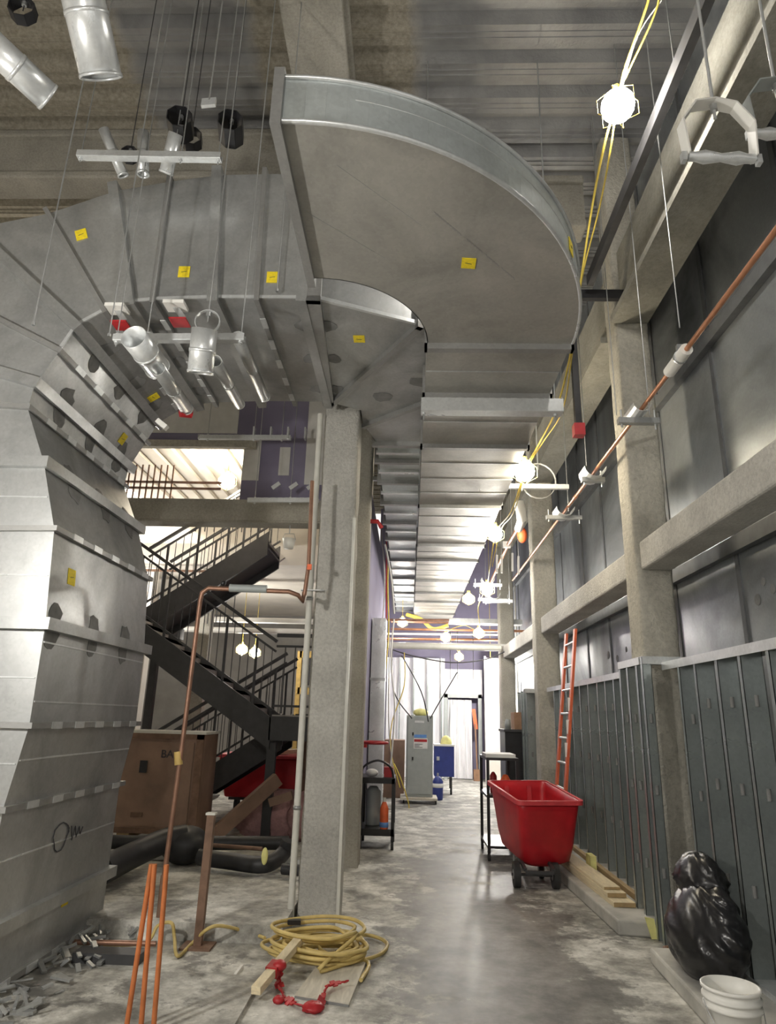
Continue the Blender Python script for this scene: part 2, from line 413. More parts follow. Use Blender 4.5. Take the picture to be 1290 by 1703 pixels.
# =================================================================== STRUCTURE STEEL
def column(label, x0, x1, y0, y1, z1, mat='spray_fine', z0=0, ridge=True):
    t = thing('sprayed_column', ((x0 + x1) / 2, (y0 + y1) / 2, z0), label, 'column', None)
    # rounded, slightly uneven sprayed shaft
    nz = 40; pts = []
    def ring(z):
        out = []; w = .02
        cs = [(x0 + w, y0), (x1 - w, y0), (x1, y0 + w), (x1, y1 - w), (x1 - w, y1), (x0 + w, y1), (x0, y1 - w), (x0, y0 + w)]
        for i, (a, b) in enumerate(cs):
            c, d = cs[(i + 1) % 8]; n = 6 if math.hypot(c - a, d - b) > .1 else 1
            for k in range(n):
                out.append(V((a + (c - a) * k / n + random.uniform(-.006, .006), b + (d - b) * k / n + random.uniform(-.006, .006), z)))
        return out
    rings = [ring(z0 + (z1 - z0) * i / nz) for i in range(nz + 1)]; n = len(rings[0])
    mb = MB(); vs = [p for r in rings for p in r]
    mb.add(vs, [(i * n + k, i * n + (k + 1) % n, (i + 1) * n + (k + 1) % n, (i + 1) * n + k) for i in range(nz) for k in range(n)], True)
    mb.add(rings[-1], [tuple(range(n))])
    obj('shaft', mb, mat, t)
    return t
c1 = column('rough sprayed column in the centre with yellow hose coiled at its foot', -.88, -.54, 6.1, 6.46, 7.34)
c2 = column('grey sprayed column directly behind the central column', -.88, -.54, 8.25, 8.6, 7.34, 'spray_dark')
c3 = column('thick sprayed column boxed in steel studs on the right', 2.05, 2.37, 6.08, 6.42, 7.9, 'spray')
c4 = column('sprayed column beside the orange ladder', 2.0, 2.36, 10.9, 11.25, 7.9, 'spray')
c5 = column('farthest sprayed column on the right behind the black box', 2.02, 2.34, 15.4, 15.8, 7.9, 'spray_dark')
# steel angle corner on the column behind
obj('corner_edge', MB().box((-.56, 6.085, .0), (-.535, 6.12, 3.4)), 'offwhite', c1)
def beam(name, a, b, label, mat='spray_dark', cat='beam', group=None, rough=True):
    x0, y0, z0 = a; x1, y1, z1 = b
    t = thing(name, ((x0 + x1) / 2, (y0 + y1) / 2, min(z0, z1)), label, cat, group)
    L = 'X' if abs(x1 - x0) > abs(y1 - y0) else 'Y'
    # wide-flange shape: flanges + web, blurred by spray
    f = .09
    mbw = MB(); mbf = MB()
    mbf.box((x0, y0, z0), (x1, y1, z0 + f)); mbf.box((x0, y0, z1 - f), (x1, y1, z1))
    if L == 'X':
        c = (y0 + y1) / 2; w = abs(y1 - y0) * .28; mbw.box((x0, c - w, z0 + f), (x1, c + w, z1 - f))
    else:
        c = (x0 + x1) / 2; w = abs(x1 - x0) * .28; mbw.box((c - w, y0, z0 + f), (c + w, y1, z1 - f))
    obj('flange', mbf, mat, t, bevel=.02); obj('web', mbw, mat, t)
    return t
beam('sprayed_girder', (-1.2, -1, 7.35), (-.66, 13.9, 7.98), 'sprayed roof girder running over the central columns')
beam('sprayed_beam', (-8.9, 6.0, 7.30), (-1.21, 6.35, 7.98), 'sprayed cross beam above the curved duct on the left')
beam('sprayed_beam', (-.65, 6.3, 6.9), (1.9, 6.6, 7.6), 'sprayed cross beam above the corridor at the first columns')
beam('sprayed_beam', (-.55, 10.7, 6.9), (1.9, 11.0, 7.6), 'sprayed cross beam above the corridor at the ladder')
for k, (za, zb, lab, x0, x1) in enumerate(((5.55, 6.35, 'upper', 2.05, 2.32), (2.94, 3.20, 'lower', 2.08, 2.36))):
    for j, (ya, yb) in enumerate(((-.5, 6.06), (6.44, 10.88), (11.27, 15.38))):
        w = ['nearest the camera', 'between the boxed column and the ladder', 'beyond the ladder column'][j]
        t = thing('wall_beam', ((x0 + x1) / 2, (ya + yb) / 2, za), '%s sprayed beam along the right wall %s' % (lab, w), 'beam')
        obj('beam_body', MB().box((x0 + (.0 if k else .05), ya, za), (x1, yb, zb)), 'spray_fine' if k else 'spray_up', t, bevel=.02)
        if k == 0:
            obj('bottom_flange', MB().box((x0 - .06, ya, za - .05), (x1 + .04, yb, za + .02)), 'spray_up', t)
one('roof_purlin', MB().box((1.70, -1, 5.75), (1.76, 5.8, 5.87)), 'dark', 'dark steel channel running overhead beside the upper wall beam', 'channel')
one('pipe_beam', MB().tube([(-.66, 15, 3.12), (1.98, 15, 3.12)], .07, 10), 'offwhite', 'pale horizontal pipe spanning the corridor before the purple wall', 'pipe')
# transverse beam behind the central column
beam('sprayed_beam', (-5.6, 8.3, 3.97), (-.9, 8.6, 4.28), 'deep sprayed beam crossing behind the stair left of the column', 'spray_dark')
obj('beam_face', MB().box((-5.6, 8.28, 3.99), (-.9, 8.38, 4.27)), 'spray_dark', bpy.data.objects['sprayed_beam.003'])
# purple upper wall with opening
mb = MB(); mb.box((-2.38, 8.75, 4.3), (-.9, 8.9, 7.3)); mb.box((-5.6, 8.75, 5.25), (-2.38, 8.9, 7.3))
struct('wall_middle', mb, 'drywall', 'purple gypsum board wall with taped joints above the stair')
mb = MB()
for (x0, x1, z0, z1) in ((-2.38, -2.14, 4.7, 5.32), (-1.50, -1.16, 4.65, 6.2), (-1.87, -1.72, 4.78, 5.2), (-4.4, -2.5, 5.40, 6.2)):
    mb.box((x0, 8.742, z0), (x1, 8.75, z1))
struct('trim_5', mb, 'drywall_mud', 'pale joint compound strips on the purple wall')
struct('trim_6', MB().box((-5.0, 8.66, 5.16), (-2.2, 8.75, 5.26)), 'spray', 'ragged pale ledge over the upper opening')
mb = MB()
for i in range(9): mb.box((-4.9 + i * .3, 9.0, 5.6), (-4.75 + i * .3, 13.9, 5.66))
mb.box((-5.4, 9.0, 5.67), (-1.2, 13.9, 5.72))
struct('trim_7', mb, 'pale', 'ribbed soffit over the upper landing')

# =================================================================== BIG CURVED DUCT
duct = thing('curved_duct', (-2.6, 5.15, 0.08), 'huge galvanised duct rising at left then arching over toward the column', 'duct')
YF, YR = 4.2, 5.86
IN = [(-2.36, .06), (-2.36, .38), (-2.36, 1.03), (-2.29, 1.50), (-2.30, 2.11), (-2.35, 2.73), (-2.50, 3.19), (-2.69, 3.60), (-2.67, 3.79),
      (-2.54, 4.05), (-2.45, 4.25), (-2.26, 4.38), (-2.08, 4.45), (-1.91, 4.47), (-1.47, 4.49), (-1.15, 4.49), (-.82, 4.49)]
OUT = [(-3.8, .06), (-3.8, .38), (-3.8, 1.03), (-3.8, 1.5), (-3.9, 2.11), (-4.0, 2.7), (-4.1, 3.19), (-4.2, 3.68), (-4.1, 4.2),
       (-3.85, 4.72), (-3.4, 5.1), (-2.83, 5.24), (-2.34, 5.45), (-1.92, 5.54), (-1.55, 5.60), (-1.18, 5.61), (-.74, 5.61)]
KIND = 'FSFFSFSFSFSFSFSFS'
for k in range(len(IN) - 1):
    a, b, c, d = IN[k], IN[k + 1], OUT[k + 1], OUT[k]
    q = [V((p[0], YF, p[1])) for p in (a, b, c, d)]
    mb = MB().prism(q, (0, YR - YF, 0))
    obj('duct_section', mb, 'galv' if 2 <= k else 'galv', duct)
for k in range(len(IN)):
    i = V((IN[k][0], 0, IN[k][1])); o = V((OUT[k][0], 0, OUT[k][1])); d = (o - i).normalized(); h = .035 if KIND[k] == 'F' else .05
    i2 = i - d * h; o2 = o + d * h; w = .035 if KIND[k] == 'F' else .075
    n = V((0, 1, 0)).cross(d).normalized()
    # a collar standing proud of the duct on all four sides
    mb = MB()
    def P3(v, y): return V((v.x, y, v.z))
    mb.bar(P3(i2, YF - h / 2), P3(o2, YF - h / 2), w, h, (0, 1, 0))
    mb.bar(P3(i2, YR + h / 2), P3(o2, YR + h / 2), w, h, (0, 1, 0))
    mb.bar(P3(i - d * h / 2, YF), P3(i - d * h / 2, YR), w, h, d)
    mb.bar(P3(o + d * h / 2, YF), P3(o + d * h / 2, YR), w, h, d)
    f = obj('flange' if KIND[k] == 'F' else 'stiffener', mb, 'flange' if KIND[k] == 'F' else 'galv', duct)
    if KIND[k] == 'F':                                   # cleats along the flange
        for s_ in range(5):
            y = YF + .2 + s_ * .31; p = P3(i - d * (h + .002), y)
            obj('cleat', MB().bar(p, p + V((0, .13, 0)), w + .008, .006, d), 'galv_bright', f)
# longitudinal joints on the sheets
def face_line(mb, p, q, w=.012, up=(0, 1, 0)): mb.bar(p, q, w, .006, up)
mb = MB()
def in_x(z):
    for (x0_, z0_), (x1_, z1_) in zip(IN, IN[1:]):
        if z0_ <= z <= z1_: return x0_ + (x1_ - x0_) * (z - z0_) / (z1_ - z0_)
for z in (.72, 1.28, 1.78, 2.42, 2.95): obj('seam_line', MB().bar((-3.75, YF - .003, z), (in_x(z) - .01, YF - .003, z), .006, .008), 'galv_bright', duct)
for z in (.74, 1.30, 1.64, 2.0): obj('seam_line', MB().bar((in_x(z) + .002, YF + .01, z), (in_x(z) + .002, YR - .01, z), .006, .010, (0, 0, 1)), 'galv_bright', duct)
# horizontal elbow: gores about the column
ELI = [(-.82, 5.86), (-.80, 5.88), (-.52, 6.04), (-.52, 6.38), (-.40, 6.85)]
ELO = [(-.74, 4.2), (.02, 4.53), (.45, 4.80), (.88, 5.15), (1.08, 6.8)]
GZ = (4.49, 5.61)
for k in range(4):
    q = [V((*p, GZ[0])) for p in (ELI[k], ELI[k + 1], ELO[k + 1], ELO[k])]
    obj('duct_section', MB().prism(q, (0, 0, GZ[1] - GZ[0])), 'galv', duct)
for k in (0, 1, 3, 4):
    i = V((*ELI[k], 0)); o = V((*ELO[k], 0)); d = (o - i).normalized(); w = .11 if k == 0 else .05; h = .045
    mb = MB()
    mb.bar((i.x, i.y, GZ[0] - h / 2), (o.x + d.x * h, o.y + d.y * h, GZ[0] - h / 2), w, h)
    mb.bar((o.x + d.x * h / 2, o.y + d.y * h / 2, GZ[0] - h), (o.x + d.x * h / 2, o.y + d.y * h / 2, GZ[1]), w, h, d)
    obj('stiffener' if k in (0,) else 'flange', mb, 'flange', duct)
# bright lip along the front lower edge
mb = MB()
for a, b in zip(IN[9:], IN[10:]): mb.bar((a[0], YF - .006, a[1] + .012), (b[0], YF - .006, b[1] + .012), .012, .024, (0, 0, 1))
for a, b in zip(ELO[:3], ELO[1:4]):
    mb.bar((a[0], a[1] - .012, 4.50), (b[0], b[1] - .012, 4.50), .024, .03)
obj('edge_lip', mb, 'galv_bright', duct)
# dark sealant smears round the screw heads of the stiffeners
mb = MB()
def blot(p, nrm, r):
    nrm = V(nrm).normalized(); u = nrm.orthogonal().normalized(); w = nrm.cross(u); n = 12
    pts = [V(p) + (u * math.cos(2 * math.pi * i / n) + w * math.sin(2 * math.pi * i / n)) * r * random.uniform(.75, 1.2) for i in range(n)]
    obj('sealant_patch', MB().prism(pts, nrm * .002), 'seal', duct)
for k in (8, 10, 12, 4, 6):
    i = V((IN[k][0], 0, IN[k][1])); a = V((IN[k - 1][0], 0, IN[k - 1][1])); b = V((IN[k + 1][0], 0, IN[k + 1][1]))
    dn = V((0, 1, 0)).cross((b - a).normalized())
    if dn.x < 0: dn = -dn
    for y in ((4.6, 5.1, 5.6) if k != 4 else (4.3, 4.9, 5.4)):
        for sgn in (-1, 1):
            e = (b if sgn > 0 else a); p = i + (e - i).normalized() * .07
            nn = V((0, 1, 0)).cross((e - i).normalized() * sgn)
            if nn.x < -0.0 or (abs(nn.x) < .3 and nn.z > 0): nn = -nn
            blot((p.x + nn.x * .002, y + random.uniform(-.04, .04), p.z + nn.z * .002), nn, .085)
for y in (4.55, 5.05, 5.6):
    for dx in (-.09, .09): blot((-.78 + dx - (y - 5) * .04, y, 4.488), (0, 0, -1), .075)
for p in ((-.30, 5.75), (.05, 5.45), (.22, 5.3)): blot((p[0], p[1], 4.488), (0, 0, -1), .09)
def sticker(parent, p, u, v, s=.12):
    p = V(p); u = V(u).normalized() * s / 2; v = V(v).normalized() * s * .55; nrm = u.cross(v).normalized()
    mb = MB(); q = [p - u - v, p + u - v, p + u + v, p - u + v]
    mb.prism([a - nrm * .002 for a in q], nrm * .004)
    st = obj('sticker', mb, 'yellow', parent, 'yellow warning sticker')
    m2 = MB()
    m2.bar(p - u * .5 - v * .1, p + u * .45 + v * .05, .003, .008, nrm)
    obj('print', m2, 'ink', st)
for (x, y, rot) in ((135, 390, .35), (306, 452, 0), (453, 461, 0)):
    p = PY(x, y, YF - .004); sticker(duct, p, (math.cos(rot), 0, math.sin(rot)), (-math.sin(rot), 0, math.cos(rot)), .085)
p = PZ(597, 564, 4.487); sticker(duct, p, (1, 0, 0), (0, 1, 0), .09)
p = PX(123, 960, -2.31); sticker(duct, (in_x(p.z) + .003, p.y, p.z), (0, 1, 0), (-.08, 0, 1), .1)
sticker(duct, PX(109, 1493, -2.357), (0, 1, 0), (0, 0, 1), .09)
sticker(duct, (-2.597, 5.50, 3.925), (0, 1, 0), (.13, 0, .26), .09)
sticker(duct, (-2.35, 5.45, 4.312), (0, 1, 0), (.19, 0, .13), .09)
# marker scribble, as on the riser
mb = MB(); c = PX(100, 1392, -2.358)
pts = [c + V((.004, .10 * math.cos(t) * (1 + .2 * math.sin(3 * t)), .09 * math.sin(t))) for t in [i * .5 for i in range(16)]]
mb.tube(pts, .0035, 5)
pts = [c + V((.004, .14 + .03 * i, .05 * ((-1) ** i) * (1 - i * .1))) for i in range(7)]; mb.tube(pts, .0035, 5)
c = PX(80, 1022, -2.285)
obj('marker_scribble', mb, 'ink', duct)

# straight run 1 (above) and 2 (below), going away down the corridor
run1 = thing('straight_duct', (.35, 13, 4.49), 'upper galvanised duct going down the corridor, seen left of the lower one', 'duct')
ys = [6.85, 7.36, 8.09, 8.97, 9.96, 10.94, 12.5, 14.22, 16.02, 17.32, 18.84]
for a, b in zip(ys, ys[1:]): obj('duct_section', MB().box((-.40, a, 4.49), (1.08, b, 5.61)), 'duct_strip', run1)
for k, y in enumerate(ys):
    h = .05; w = .06
    mb = MB().box((-.40 - h, y - w / 2, 4.49 - h), (.07, y + w / 2, 4.49)).box((-.40 - h, y - w / 2, 4.49), (-.40, y + w / 2, 5.61))
    obj('flange', mb, 'flange', run1)
for a, b in zip(ys, ys[1:]):
    m = (a + b) / 2; obj('stiffener', MB().box((-.42, m - .03, 4.46), (.07, m + .03, 4.49)), 'galv_bright', run1)
run2 = thing('straight_duct', (.6, 12, 4.22), 'lower flat duct along the corridor ending in the wide open curved elbow', 'duct')
ys = [4.37, 5.14, 6.25, 8.23, 10.25, 11.29, 13.12, 14.44, 15.6, 17.46, 18.8]
Z0, Z1, XA, XB = 4.22, 4.475, .09, 1.13
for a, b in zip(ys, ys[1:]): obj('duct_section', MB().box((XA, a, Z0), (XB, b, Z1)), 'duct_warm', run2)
for k, y in enumerate(ys):
    h = .045; w = .04 if k % 2 else .06
    mb = MB().box((XA - .02, y - w / 2, Z0 - h), (XB + .02, y + w / 2, Z0)).box((XA - .02, y - w / 2, Z0 - h), (XA, y + w / 2, Z1)).box((XB, y - w / 2, Z0 - h), (XB + .02, y + w / 2, Z1))
    obj('flange', mb, 'galv' if k in (3,) else 'flange', run2)
mb = MB()
for a, b in zip(ys[:7], ys[1:8]):
    n = 4 if b - a > 1.5 else 2
    for i in range(1, n):
        y = a + (b - a) * i / n; obj('seam_line', MB().box((XA, y - .006, Z0 - .006), (XB, y + .006, Z0)), 'galv', run2)
# open flat elbow
EC = (-.63, 4.36); RO = 1.94; RI = .80; NE = 28
def elo(t): a = t * math.pi / 2; return V((EC[0] + (XB - EC[0]) * math.sin(a), EC[1] - 1.92 * math.cos(a), 0))
def eli(t): a = t * math.pi / 2; return V((EC[0] + (XA - EC[0]) * math.sin(a), EC[1] - .77 * math.cos(a), 0))
mo = MB(); mi = MB(); mbt = MB(); mtp = MB()
for i in range(NE):
    a, b = i / NE, (i + 1) / NE
    o0, o1, i0, i1 = elo(a), elo(b), eli(a), eli(b)
    z0 = V((0, 0, Z0)); z1 = V((0, 0, Z1))
    def wall(m, p, q, th):
        n = (q - p).cross(V((0, 0, 1))).normalized() * th
        m.prism([p + z0, q + z0, q + z1, p + z1], n)
    wall(mo, o0, o1, .006); wall(mi, i0, i1, .006)
    mbt.prism([o0 + z0, o1 + z0, i1 + z0, i0 + z0], (0, 0, .004)); mtp.prism([o0 + z1, o1 + z1, i1 + z1, i0 + z1], (0, 0, .006))
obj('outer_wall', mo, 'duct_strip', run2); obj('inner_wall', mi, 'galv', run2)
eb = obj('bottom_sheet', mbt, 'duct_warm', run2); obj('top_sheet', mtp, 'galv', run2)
mb = MB()
for zz in (Z0 + .004, Z1 + .012):
    mb.tube([elo(i / NE) * 1.0 + V((0, 0, zz)) + (elo(i / NE) - V((*EC, 0))).normalized() * .01 for i in range(NE + 1)], .013, 6)
obj('edge_lip', mb, 'galv_bright', run2)
mb = MB()
e0, e1 = elo(0), eli(0)
mb.box((e0.x - .05, e0.y - .04, Z0 - .04), (e0.x, e1.y + .04, Z0)); mb.box((e0.x - .05, e0.y - .04, Z1), (e0.x, e1.y + .04, Z1 + .04))
mb.box((e0.x - .05, e0.y - .04, Z0), (e0.x, e0.y, Z1)); mb.box((e0.x - .05, e1.y, Z0), (e0.x, e1.y + .04, Z1))
obj('open_end_flange', mb, 'flange', run2)
mb = MB()
for s in ((.02, .28, .5, .62), (.3, .85, .48, .4), (.55, .5, .9, .9)):
    def ep(t, r): return eli(t).lerp(elo(t), r) + V((0, 0, Z0 - .0015))
mb.bar(PZ(560, 275, Z0 - .0005), PZ(700, 375, Z0 - .0005), .003, .001); mb.bar(PZ(505, 350, Z0 - .0005), PZ(640, 430, Z0 - .0005), .003, .001)
obj('crease', mb, 'galv', run2)
mb = MB()
for t in [i / 30 for i in range(30)]:                      # faint stencil row
    x = 722 + 135 * t; y = 352 + 112 * t
    if int(t * 30) in (10, 11, 18, 24): continue
    p = PZ(x, y, Z0 - .0005); mb.bar(p, p + V((.016, .03, 0)), .006, .001)
obj('stencil_print', mb, 'flange', run2)
sticker(run2, PZ(779, 438, Z0 - .003), (1, .1, 0), (0, 1, 0), .085)
a = .69; p = elo(a); tn = (elo(a + .02) - elo(a - .02)).normalized(); nr = V((tn.y, -tn.x, 0))
sticker(run2, p + nr * .010 + V((0, 0, Z0 + .13)), tn, (0, 0, 1), .085)
mb = MB()
for zz in (Z0 + .17, ):
    mb.tube([elo(.12 + .6 * i / 20) + V((0, 0, zz)) + (elo(.12 + .6 * i / 20) - V((*EC, 0))).normalized() * .004 for i in range(21)], .004, 5)
obj('seam_line', mb, 'galv_bright', run2)

# =================================================================== STRUTS UNDER THE DUCTS (trapezes)
def trapeze(label, p, q, rods, ztop, mat='galv_bright', s=.05, rr=.0045, low=.06, group='strut trapezes hung on rods'):
    p = V(p); q = V(q); t = thing('strut_trapeze', (p + q) / 2, label, 'trapeze', group)
    mb = MB(); d = (q - p).normalized(); sd = V((-d.y, d.x, 0))
    hw = s / 2
    mb.bar(p + V((0, 0, -hw)), q + V((0, 0, -hw)), s, .008); mb.bar(p + sd * hw, q + sd * hw, .006, s); mb.bar(p - sd * hw, q - sd * hw, .006, s)
    L = (q - p).length; n = int(L / .09)
    for i in range(n):
        a = p + d * (i * .09 + .02); mb.bar(a + V((0, 0, hw)), a + d * .05 + V((0, 0, hw)), s, .006)
    obj('strut', mb, mat, t)
    for f in rods:
        r = p.lerp(q, f); obj('threaded_rod', MB().tube([(r.x, r.y, r.z - low), (r.x, r.y, ztop)], rr, 6), 'galv', t)
        obj('nut', MB().tube([(r.x, r.y, r.z - hw - .02), (r.x, r.y, r.z - hw)], .014, 6).tube([(r.x, r.y, r.z + hw), (r.x, r.y, r.z + hw + .015)], .014, 6), 'galv_bright', t)
    return t
trapeze('wide double strut carrying the lower duct just past its open elbow', (XA - .03, 5.14, 4.10), (XB + .10, 5.14, 4.10), (.02, .95), 7.9, 'galv_bright', .11, .007, .12)
trapeze('strut trapeze with a round clevis past the second work lamp', PY(790, 808, 7.6), PY(945, 810, 7.6), (.05, .5), 7.9)
trapeze('strut trapeze of the upper duct beside the second column', PY(594, 796, 8.9), PY(700, 797, 8.9), (.36, .98), 7.9)
trapeze('small distant strut trapeze at the end of the corridor duct', PY(803, 1000, 12), PY(852, 1000, 12), (.1, .9), 7.9)
trapeze('perforated strut trapeze with short pipe shields above the curved duct', PY(130, 258, 3.9), PY(368, 262, 3.9), (.02, .72, .98), 7.9, 'galv_bright', .05)
lowt = trapeze('low strut trapeze with two round clevises in front of the curved duct', PY(190, 563, 3.95), PY(407, 562, 3.95), (.02, .97), 7.9, 'galv_bright', .045)
trapeze('strut trapeze with small angle clips at the purple wall, upper of two', PY(330, 727, 7.9), PY(484, 728, 7.9), (.1, .6, .9), 7.2)
trapeze('strut trapeze with small angle clips at the purple wall, lower of two', PY(412, 832, 7.9), PY(530, 832, 7.9), (.1, .6), 7.2)
mb = MB()
for i in range(4): mb.box((-2.05 + i * .22, 7.86, 4.96), (-2.03 + i * .22, 7.94, 5.12))
obj('angle_clip', mb, 'galv_bright', bpy.data.objects['strut_trapeze.006'])
mb = MB()
for i in range(4): mb.bar((-1.75 + i * .22, 7.9, 4.30), (-1.66 + i * .22, 7.9, 4.37), .02, .05)
obj('angle_clip', mb, 'galv_bright', bpy.data.objects['strut_trapeze.007'])

# =================================================================== PIPE HANGERS AND SHIELDS
def shield_cyl(label, p, q, r, mat='galv_bright', group='galvanised pipe sleeves hung overhead'):
    t = thing('pipe_sleeve', (V(p) + V(q)) / 2, label, 'pipe', group)
    obj('sleeve', MB().pipe(p, q, r, r - .004, 28), mat, t)
    p = V(p); q = V(q); d = (q - p).normalized()
    obj('seam_bead', MB().pipe(p.lerp(q, .5) - d * .01, p.lerp(q, .5) + d * .01, r + .004, r, 28), mat, t)
    obj('end_lip', MB().pipe(q - d * .012, q + d * .004, r + .004, r - .006, 28), 'galv_bright', t)
    return t
# two large sleeves overhead at the top left
pA = PY(172, 125, 3.2); pA0 = V((pA.x - .55, pA.y - 1.3, pA.z + .10)); shield_cyl('large bright sleeve overhead entering from the top edge of the photo', PY(118, -90, 2.5), PY(168, 128, 2.9), .115)
shield_cyl('bright sleeve slanting at the upper left corner below the black clevis', PY(-30, 60, 2.6), PY(80, 162, 2.9), .082)
def clevis(name, p, r, label, mat='galv_bright', rot=0.0, ztop=7.9, w=.035, octo=True, group='clevis pipe hangers on rods', th=.006, roller=False):
    t = thing(name, p, label, 'hanger', group); p = V(p)
    n = 8 if octo else 20; pts = []
    ax = V((math.cos(rot), math.sin(rot), 0)); dp = V((-math.sin(rot), math.cos(rot), 0))
    if roller: prof = [(-r, -r * 1.0), (-r * 1.08, .25 * r), (-.62 * r, .95 * r), (0, 1.08 * r), (.62 * r, .95 * r), (1.08 * r, .25 * r), (r, -r * 1.0)]
    else: prof = [(r * math.cos(a), r * math.sin(a) * 1.05) for a in [math.radians(-90 + 360 * i / n + (180 / n)) for i in range(n + 1)]]
    mb = MB(); P_ = [p + ax * a + V((0, 0, b)) for a, b in prof]
    for a, b in zip(P_, P_[1:]):
        mb.bar(a, b, w, th, dp.cross((b - a).normalized()))
    obj('yoke', mb, mat, t)
    if roller:
        m2 = MB(); prof2 = [(.028, -r), (.028, -.75 * r), (.04, -.5 * r), (.024, 0), (.04, .5 * r), (.028, .75 * r), (.028, r)]
        vs = []; k = 14
        for rad, xx in prof2: vs += [p + ax * xx + V((0, 0, -r)) + (dp * math.cos(2 * math.pi * j / k) + V((0, 0, 1)) * math.sin(2 * math.pi * j / k)) * rad * r / .2 for j in range(k)]
        m2.add(vs, [(i * k + j, i * k + (j + 1) % k, (i + 1) * k + (j + 1) % k, (i + 1) * k + j) for i in range(len(prof2) - 1) for j in range(k)], True)
        obj('roller', m2, 'galv_bright', t)
        obj('axle_bolt', MB().tube([p + ax * (-1.18 * r) + V((0, 0, -r)), p + ax * (1.18 * r) + V((0, 0, -r))], .011, 8).bar(p - ax * 1.12 * r + V((0, 0, -1.2 * r)), p - ax * 1.12 * r + V((0, 0, -.9 * r)), .02, .03).bar(p + ax * 1.12 * r + V((0, 0, -1.2 * r)), p + ax * 1.12 * r + V((0, 0, -.9 * r)), .02, .03), 'galv_bright', t)
    top = r * 1.08
    obj('hanger_rod', MB().tube([p + V((0, 0, top - .09)), (p.x, p.y, ztop)], .0045 if r < .12 else .008, 6), ('dark' if mat == 'black' else 'galv') if r < .12 else 'galv_bright', t)
    obj('nut', MB().tube([p + V((0, 0, top - .045)), p + V((0, 0, top - .015))], .017, 6), 'galv', t)
    return t
hy = 2.45
clevis('roller_hanger', PY(1192, 218, hy), .15, 'large white octagonal roller hanger near the upper right corner', 'white', .05, 7.9, .065, roller=True, th=.007)
clevis('roller_hanger', PY(1296, 182, hy + .1), .15, 'grey octagonal roller hanger cut by the right edge of the photo', 'greycab', .05, 7.9, .075, roller=True, th=.007)
c = PY(243, 570, 3.95); clevis('clevis_hanger', c, .075, 'round wire clevis over the left sleeve of the low trapeze', 'galv_bright', .1, 7.9, .012, False)
c = PY(345, 535, 3.85); clevis('clevis_hanger', c, .08, 'round clevis over the right sleeve of the low trapeze', 'galv_bright', .1, 7.9, .02, False)
clevis('clevis_hanger', PY(300, 208, 4.0), .095, 'black clevis by the short sleeves above the curved duct', 'black', .2, 7.9, .17)
clevis('clevis_hanger', PY(384, 215, 4.0), .095, 'black clevis right of the short sleeves above the curved duct', 'black', .2, 7.9, .18)
clevis('clevis_hanger', PY(318, 232, 4.5), .09, 'black clevis half hidden behind another black clevis', 'black', .2, 7.9, .10)
clevis('clevis_hanger', PY(216, 258, 4.5), .07, 'black clevis between short sleeves at the upper left', 'black', .2, 7.9, .06)
clevis('clevis_hanger', PY(38, 18, 3.3), .085, 'black clevis with bright bolt at the upper left corner', 'black', .2, 7.9, .08)
clevis('clevis_hanger', PY(895, 800, 8.0), .22, 'large bright round clevis beside the second work lamp', 'white', .1, 7.9, .03, False)
# sleeves on the trapezes
shield_cyl('leftmost short sleeve on the perforated trapeze', PY(172, 215, 3.85), PY(205, 292, 4.0), .038)
shield_cyl('middle short sleeve on the perforated trapeze', PY(238, 220, 3.95), PY(238, 290, 4.0), .042)
shield_cyl('right short sleeve below the black clevis', PY(292, 222, 3.85), PY(276, 288, 4.0), .05)
shield_cyl('long bright sleeve slanting under the low trapeze', PY(222, 560, 3.75), PY(262, 612, 4.1), .085)
shield_cyl('bright stubby sleeve hanging upright in its clevis', PY(340, 548, 3.8), PY(333, 620, 3.9), .082)
shield_cyl('dull sleeve slanting down toward the purple wall', PY(262, 612, 4.0), PY(310, 680, 4.9), .05, 'galv')
for i, (a, b) in enumerate((((395, 560), (440, 660)), ((358, 600), (398, 672)))):
    shield_cyl(['dull pipe slanting behind the low trapeze, right one', 'dull pipe slanting behind the low trapeze, left one'][i], PY(*a, 4.25), PY(*b, 5.4), .045, 'galv')
# red-painted stub with white block at the duct edge
for i, (x, y) in enumerate(((195, 520), (292, 515))):
    t = thing('pipe_support', PY(x, y, 4.1), ['red and white pipe support at the left under the curved duct front', 'red and white pipe support right of the similar one under the duct front'][i], 'support')
    obj('red_block', MB().box(PY(x - 12, y + 12, 4.1), PY(x + 25, y + 30, 4.22)), 'redpaint', t)
    obj('white_clip', MB().box(PY(x - 22, y - 12, 4.1), PY(x + 22, y - 1, 4.22)), 'white', t)
    obj('post', MB().bar(PY(x, y - 4, 4.18), PY(x + 18, y + 22, 4.18), .04, .04), 'galv', t)
t = thing('pipe_support', PY(308, 684, 4.9), 'small red pipe end under the arch, left of the trapeze clips', 'support')
obj('red_block', MB().tube([PY(300, 684, 4.9), PY(318, 686, 4.95)], .05, 8), 'redpaint', t); obj('white_clip', MB().bar(PY(262, 700, 4.9), PY(277, 712, 4.9), .05, .04), 'white', t)

